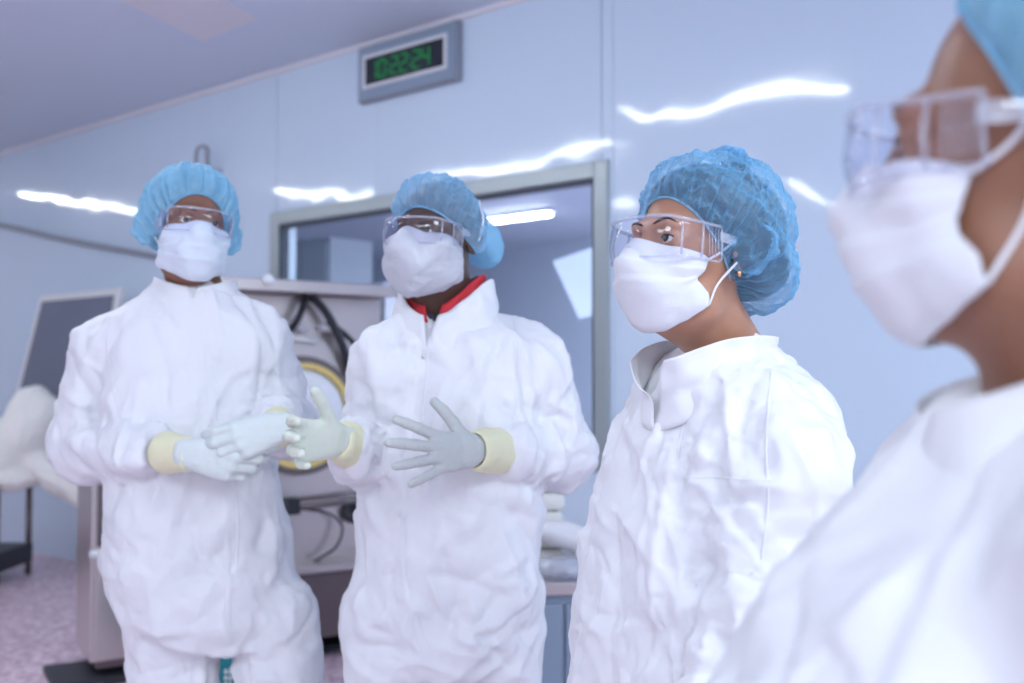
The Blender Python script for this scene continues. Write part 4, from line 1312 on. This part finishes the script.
#@@P2
# ------------------------------------------------------------------ second person: gesturing
def person_two():
    Y = 2.05
    pr = empty('person', at(445, 400, Y) * [1, 1, 0], 'person in white coverall with red collar, gesturing with spread gloved hands', 'person')
    H = Head(at(437, 239, Y), -28, 2, 2, 1.0, 1.08)
    fr, lf = frame_of(-14)
    neck = at(446, 310, 2.09)
    shL, elL, wrL = at(530, 368, 2.10), at(554, 452, 2.12), at(477, 450, 1.86)
    shR, elR, wrR = at(388, 366, 2.05), at(374, 458, 2.08), at(340, 439, 1.84)
    hipL, hipR = at(490, 610, 2.1), at(392, 610, 2.07)
    knL, knR = at(494, 800, 2.1), at(390, 800, 2.07)
    ftL, ftR = np.array([at(496, 960, 2.1)[0], 2.12, .06]), np.array([at(388, 960, 2.07)[0], 2.09, .06])
    J = dict(neck=neck, shoulders=[shL - UP * .02, shR - UP * .02], elbows=[elL, elR], wrists=[wrL, wrR], hips=[hipL, hipR], knees=[knL, knR], feet=[ftL, ftR], pelvis=at(442, 590, 2.085), front=fr, gaze=(.05, -1, 0), neck_r=1.08)
    make_body(pr, H, J, 'skin_dark')
    T = lambda x, y, a, b, YY=2.085: (at(x, y, YY), a, b)
    torso = Loft([T(446, 325, .085, .085), T(450, 333, .115, .095), T(454, 346, .152, .11), T(455, 370, .175, .125), T(454, 420, .185, .14), T(451, 470, .185, .15), T(450, 530, .188, .155), T(449, 590, .192, .155), T(446, 630, .188, .15), T(440, 665, .16, .13)], lf, fr, .04)
    S = [torso, Cap(neck - UP * .075 - fr * .02 + lf * .03, shL, .082, .084, .05), Cap(neck - UP * .085 - fr * .02 - lf * .03, shR, .078, .080, .05),
         Cap(shL, elL, .080, .076, .010), Cap(elL, wrL + (elL - wrL) * .44, .076, .052, .02),
         Cap(shR, elR, .076, .070, .010), Cap(elR, wrR + (elR - wrR) * .34, .070, .050, .02),
         Cap(hipL, knL, .114, .095, .03), Cap(knL, ftL, .095, .08, .03), Cap(hipR, knR, .104, .09, .03), Cap(knR, ftR, .09, .08, .03)]
    fl = arm_fields(shL, elL, wrL, .26) + arm_fields(shR, elR, wrR) + [(at(440, 400, 1.95), .3, lf, .04), (at(435, 640, 1.95), .18, UP, .12), (at(470, 540, 1.95), .2, UP, .08)]
    suit, tree = make_suit(pr, S, seed=23, fields=fl, folds=arm_folds(shL, elL, wrL, 1.15) + arm_folds(shR, elR, wrR) + trunk_folds(at(445, 390, 1.95), at(445, 530, 1.95), at(440, 640, 1.95), lf, 1.1))
    # open coverall collar with the red shirt collar inside
    make_collar(suit, neck - UP * .015, fr, [(-.045, .122, .098, .105, .01, .0, .045), (.03, .108, .104, .092, .005, .06, .062), (.078, .098, .100, .080, .0, .16, .082)], seed=5, tilt=-fr * .10 + UP)
    make_collar(suit, neck - UP * .020, fr, [(-.01, .088, .094, .076, .0, .03, .045), (.05, .083, .093, .070, .0, .12, .060), (.092, .078, .088, .064, .0, .24, .072)], seed=6, m='red_cloth', name='shirt_collar', parent=pr, tilt=-fr * .08 + UP)
    make_collar(suit, neck - UP * .005, fr, [(-.01, .076, .084, .068, .0, .0, .055), (.075, .068, .078, .058, .0, .0, .085)], seed=7, m='dark_cloth', name='shirt', parent=pr, tilt=-fr * .08 + UP)
    strip_on(tree, cam_line([(424, 318), (416, 370), (408, 440), (403, 520), (404, 580), (425, 650)]), 'zipper', 'tyvek_trim', suit, .014)
    strip_on(tree, cam_line([(432, 318), (427, 370), (422, 420)]), 'seam', 'tyvek_trim', suit, .006)
    strip_on(tree, cam_line([(515, 320), (520, 360), (516, 400), (514, 425)]), 'seam', 'tyvek_trim', suit, .006)
    net = make_net(pr, H, [(0, -.095, .058), (.045, -.085, .046), (.072, -.050, .022), (.080, -.005, -.008), (.075, .04, -.045), (.05, .08, -.065), (0, .098, -.07)], 'net_mid', puff=.012, front=.026, seed=12, stretch=.09, back=-.003, nrip=22, ripple=.0035, hair=.002, hairmat='skin_dark', top=-.012)
    V, Q = sdf_mesh([Ell((.015, .150, .018), (.046, .040, .052), rx(.3), .03), Ell((.01, .115, .015), (.030, .03, .034), None, .02), Ell((.025, .168, .0), (.036, .03, .036), None, .02)], .007)
    V = crumple(V, Q, 40, .12, .1, .012, .01, 31, .003, .04)
    V, Q = subdivide(V, Q); V = smooth_mesh(V, Q, 1)
    add('gathered_end', H.w(V), Q, 'net_light', net)
    make_mask(pr, H, 'mask_sheer', [(0, -.112, .006), (.03, -.088, -.006), (.058, -.055, -.006), (.080, .008, .0)],
              [(0, -.100, -.142), (.028, -.085, -.142), (.055, -.05, -.125), (.072, .0, -.08)], [(0, 1.), (.5, 1.0), (1, 1.)], pleats=0, seed=14, stretch=.07, puff=.008, bulge=.014, strap=False, octs=((.05, .16), (.022, .22)))
    dr = np.array([(.9, .10 + .18 * t, -.05 + .95 * t) for t in np.linspace(0, 1, 8)]); dr /= np.linalg.norm(dr, axis=1)[:, None]
    p = H.w(project(H.prims, np.array([0, 0, .0]), dr, np.linspace(.008, .0165, 8)))
    MB().tube(spline(p, 5), .002).build('mask_strap', 'elastic_white', pr, True)
    make_goggles(pr, H)
    # right hand (image left): palm open towards the other, thumb up
    make_glove(pr, wrR, (-.62, -.72, .02), (.70, -.62, -.05), True, [(.35, .6, .4), (.45, .6, .4), (.5, .6, .4), (.5, .6, .4)], [.20, .04, -.10, -.24], (.80, .60, .15), 'latex_green', .1, .93, cuff_to=elR + np.array([.0, .0, .0]), cuff_len=.075, cuff_r=(.036, .044), seed=15)
    # left hand (image right): back of the hand to the camera, fingers spread
    make_glove(pr, wrL, (-.82, -.56, .0), (-.52, .82, -.12), False, [(.12, .2, .12), (.05, .1, .1), (.04, .08, .1), (.05, .1, .1)], [.46, .14, -.12, -.40], (.86, .48, .1), 'latex_grey', .15, .92, cuff_to=elL, cuff_len=.115, cuff_r=(.040, .044), seed=16)
#@@P3
# ------------------------------------------------------------------ third person: the woman in focus
def person_three():
    Y = 1.38
    pr = empty('person', at(720, 400, 1.42) * [1, 1, 0], 'woman in sharp focus with crinkled blue hair net and clear goggles', 'person')
    H = Head(at(695, 252, Y), -55, 5, 0, .96, .94)
    fr, lf = frame_of(-58)
    neck = at(728, 352, 1.43)
    shL = at(776, 474, 1.30); elL = at(762, 640, 1.26); wrL = at(700, 800, 1.16)
    shR = at(680, 442, 1.56); elR = at(640, 600, 1.62); wrR = at(610, 740, 1.5)
    pel = at(712, 760, 1.44)
    hipL, hipR = pel + lf * .09 - UP * .05, pel - lf * .09 - UP * .05
    knL, knR = hipL + fr * .03 - UP * .40, hipR + fr * .03 - UP * .40
    ftL, ftR = np.array([knL[0], knL[1], .06]), np.array([knR[0], knR[1], .06])
    J = dict(neck=neck, shoulders=[shL - UP * .03, shR - UP * .03], elbows=[elL, elR], wrists=[wrL, wrR], hips=[hipL, hipR], knees=[knL, knR], feet=[ftL, ftR], pelvis=pel, front=fr, gaze=(-.05, -1, .08), neck_r=.86, cell=.0022)
    make_body(pr, H, J, 'skin_tan')
    T = lambda x, y, a, b, YY=1.44: (at(x, y, YY), a, b)
    torso = Loft([T(728, 352, .065, .07), T(728, 372, .11, .095), T(728, 400, .15, .115), T(722, 440, .175, .135), T(714, 500, .185, .155), T(706, 560, .19, .165), T(702, 640, .20, .17), T(705, 740, .205, .175), T(708, 800, .19, .165)], lf, fr, .04)
    S = [torso, Cap(neck - UP * .055, shL, .066, .080, .05), Cap(neck - UP * .06, shR, .06, .08, .05),
         Cap(shL, elL, .083, .080, .012), Cap(elL, wrL, .080, .055, .03), Cap(shR, elR, .08, .075, .02), Cap(elR, wrR, .075, .055, .03),
         Cap(hipL, knL, .11, .09, .03), Cap(knL, ftL, .09, .08, .03), Cap(hipR, knR, .11, .09, .03), Cap(knR, ftR, .09, .08, .03)]
    fl = arm_fields(shL, elL, wrL, .22) + [(at(760, 440, 1.25), .12, lf, .10), (at(640, 560, 1.3), .2, UP, .08), (at(730, 500, 1.2), .16, UP, .14)]
    suit, tree = make_suit(pr, S, seed=37, fields=fl, cell=.0095, n_all=220, octs=((.13, .07), (.058, .18), (.028, .17)), folds=arm_folds(shL, elL, wrL) + trunk_folds(at(660, 470, 1.3), at(640, 600, 1.3), at(690, 720, 1.4), lf, .8) + [(at(770, 430, 1.25), .12, UP + fr, .5, 16, (.06, .18), (.002, .006), (.008, .02))])
    make_collar(suit, neck - UP * .018, fr, [(-.035, .098, .125, .078, .012, .0, .055), (.0, .086, .125, .070, .012, .10, .045), (.022, .080, .140, .062, .014, .30, .040), (.038, .082, .150, .066, .012, .42, .042)], seed=9, nu=90, nv=16, seed_amp=.003)
    strip_on(tree, cam_line([(772, 372), (768, 410), (766, 450), (768, 500), (762, 560)]), 'seam', 'tyvek_trim', suit, .0042, .0004, .0007)
    strip_on(tree, cam_line([(682, 478), (712, 477), (745, 480), (772, 480)]), 'seam', 'tyvek_trim', suit, .0042, .0004, .0007)
    strip_on(tree, cam_line([(690, 405), (680, 440), (677, 480)]), 'seam', 'tyvek_trim', suit, .0042, .0004, .0007)
    make_net(pr, H, [(0, -.096, .074), (.030, -.092, .070), (.060, -.064, .040), (.074, -.036, .004), (.080, -.012, -.034), (.070, .020, -.075), (.045, .060, -.118), (0, .080, -.135)], 'net_blue', puff=.019, seed=21, stretch=.13, back=.012, sag=.045, nrip=46, ripple=.0010, hair=.0105, bend=.05, top=.004, band=.0016, crk=120, crh=.0035, octs=((.040, .28), (.020, .34)))
    make_mask(pr, H, 'mask_white', [(0, -.110, -.002), (.03, -.088, -.012), (.054, -.062, -.022), (.062, -.038, -.026)],
              [(0, -.092, -.136), (.025, -.080, -.132), (.047, -.054, -.108), (.057, -.030, -.080)], [(0, 1.), (.25, .92), (.42, .80), (.5, .80), (.75, .98), (1, 1.)], pleats=2, seed=24, stretch=.03, puff=.008, depth=.005)
    make_goggles(pr, H, out=.008, zt=.026, zb=-.030)
    e = H.w((.083, .004, -.036)); MB().tube([e + np.array([0, 0, .002]), e, e - np.array([0, 0, .006])], [.002, .0035, .002]).build('earring', 'gold', pr, True)
    for wr, el, rg in ((wrL, elL, False), (wrR, elR, True)):
        F = wr - el; F /= np.linalg.norm(F)
        make_glove(pr, wr, F, -lf if not rg else lf, rg, NEUT, [.1, .0, -.08, -.16], (.6, .8, .2), 'latex', .2, .92, cuff_to=el, cuff_len=.07, seed=18)
#@@P4
# ------------------------------------------------------------------ fourth person: close at the right edge, out of focus
def person_four():
    Y = .60
    pr = empty('person', at(1000, 400, .62) * [1, 1, 0], 'person in profile nearest the camera at the right edge, blurred', 'person')
    H = Head(at(1058, 146, Y), -126, 2, 0, .97, .95)
    fr, lf = frame_of(-98)
    neck = at(1078, 412, .63)
    shL = neck + lf * .19 - UP * .075 + fr * .0; shR = neck - lf * .19 - UP * .075
    elL = shL + np.array([-.03, .01, -.27]); wrL = elL + fr * .12 - UP * .20 - lf * .02
    elR = shR + np.array([-.03, .03, -.27]); wrR = elR + fr * .14 - UP * .18
    pel = np.array([neck[0] - .02, neck[1] + .03, .84])
    hipL, hipR = pel + lf * .09 - UP * .05, pel - lf * .09 - UP * .05
    knL, knR = hipL + fr * .03 - UP * .38, hipR + fr * .03 - UP * .38
    ftL, ftR = np.array([knL[0], knL[1], .06]), np.array([knR[0], knR[1], .06])
    J = dict(neck=neck, shoulders=[shL - UP * .03, shR - UP * .03], elbows=[elL, elR], wrists=[wrL, wrR], hips=[hipL, hipR], knees=[knL, knR], feet=[ftL, ftR], pelvis=pel, front=fr, gaze=(-.05, -1, .02), neck_r=.92)
    make_body(pr, H, J, 'skin_warm')
    Z = lambda z, dx, a, b: (np.array([neck[0] + dx, neck[1] + .01, z]), a, b)
    n2 = neck[2]
    torso = Loft([Z(n2 + .0, 0, .06, .065), Z(n2 - .03, -.0, .11, .085), Z(n2 - .07, -.01, .16, .115), Z(n2 - .13, -.035, .18, .15), Z(n2 - .20, -.05, .19, .18), Z(n2 - .32, -.04, .19, .18), Z(n2 - .5, -.03, .20, .17), Z(.78, -.01, .19, .16)], lf, fr, .04)
    S = [torso, Cap(neck - UP * .06, shL, .06, .080, .05), Cap(neck - UP * .06, shR, .06, .08, .05),
         Cap(shL, elL, .082, .075, .03), Cap(elL, wrL, .075, .055, .03), Cap(shR, elR, .082, .075, .03), Cap(elR, wrR, .075, .055, .03),
         Cap(hipL, knL, .11, .09, .03), Cap(knL, ftL, .09, .08, .03), Cap(hipR, knR, .11, .09, .03), Cap(knR, ftR, .09, .08, .03)]
    fl = arm_fields(shL, elL, wrL, .2)
    suit, tree = make_suit(pr, S, seed=51, fields=fl, cell=.0125, out=.018, n_all=60, octs=((.16, .06), (.08, .06)), folds=arm_folds(shL, elL, wrL) + trunk_folds(neck + fr * .15 - UP * .15, neck + fr * .1 - UP * .35, pel, lf))
    make_collar(suit, neck - UP * .012, fr, [(-.02, .092, .10, .075, .0, .0, .03), (.015, .080, .095, .066, .0, .05, .03), (.04, .078, .095, .064, .0, .25, .03)], seed=13)
    make_net(pr, H, [(0, -.070, .104), (.045, -.056, .090), (.070, -.026, .045), (.079, -.008, .004), (.080, .012, -.040), (.05, .06, -.095), (0, .08, -.105)], 'net_light', puff=.018, seed=41, stretch=.14, back=.015, nrip=36, ripple=.003, hair=.006, fine=False)
    make_mask(pr, H, 'mask_white', [(0, -.110, -.004), (.03, -.088, -.012), (.055, -.060, -.020), (.064, -.034, -.024)],
              [(0, -.090, -.136), (.025, -.078, -.132), (.048, -.050, -.110), (.058, -.020, -.084)], [(0, 1.), (.25, .92), (.42, .86), (.55, .86), (.75, .98), (1, 1.)], pleats=3, seed=44, stretch=.03, puff=.008, depth=.004)
    make_goggles(pr, H, out=.004)
    for wr, el, rg in ((wrL, elL, False), (wrR, elR, True)):
        F = wr - el; F /= np.linalg.norm(F)
        make_glove(pr, wr, F, -lf if not rg else lf, rg, NEUT, [.1, .0, -.08, -.16], (.6, .8, .2), 'latex', .2, .92, cuff_to=el, cuff_len=.07, seed=19)

import time as _t
for f_ in (person_one, person_two, person_three, person_four):
    _0 = _t.time(); f_(); print(f_.__name__, round(_t.time() - _0, 1), 's')
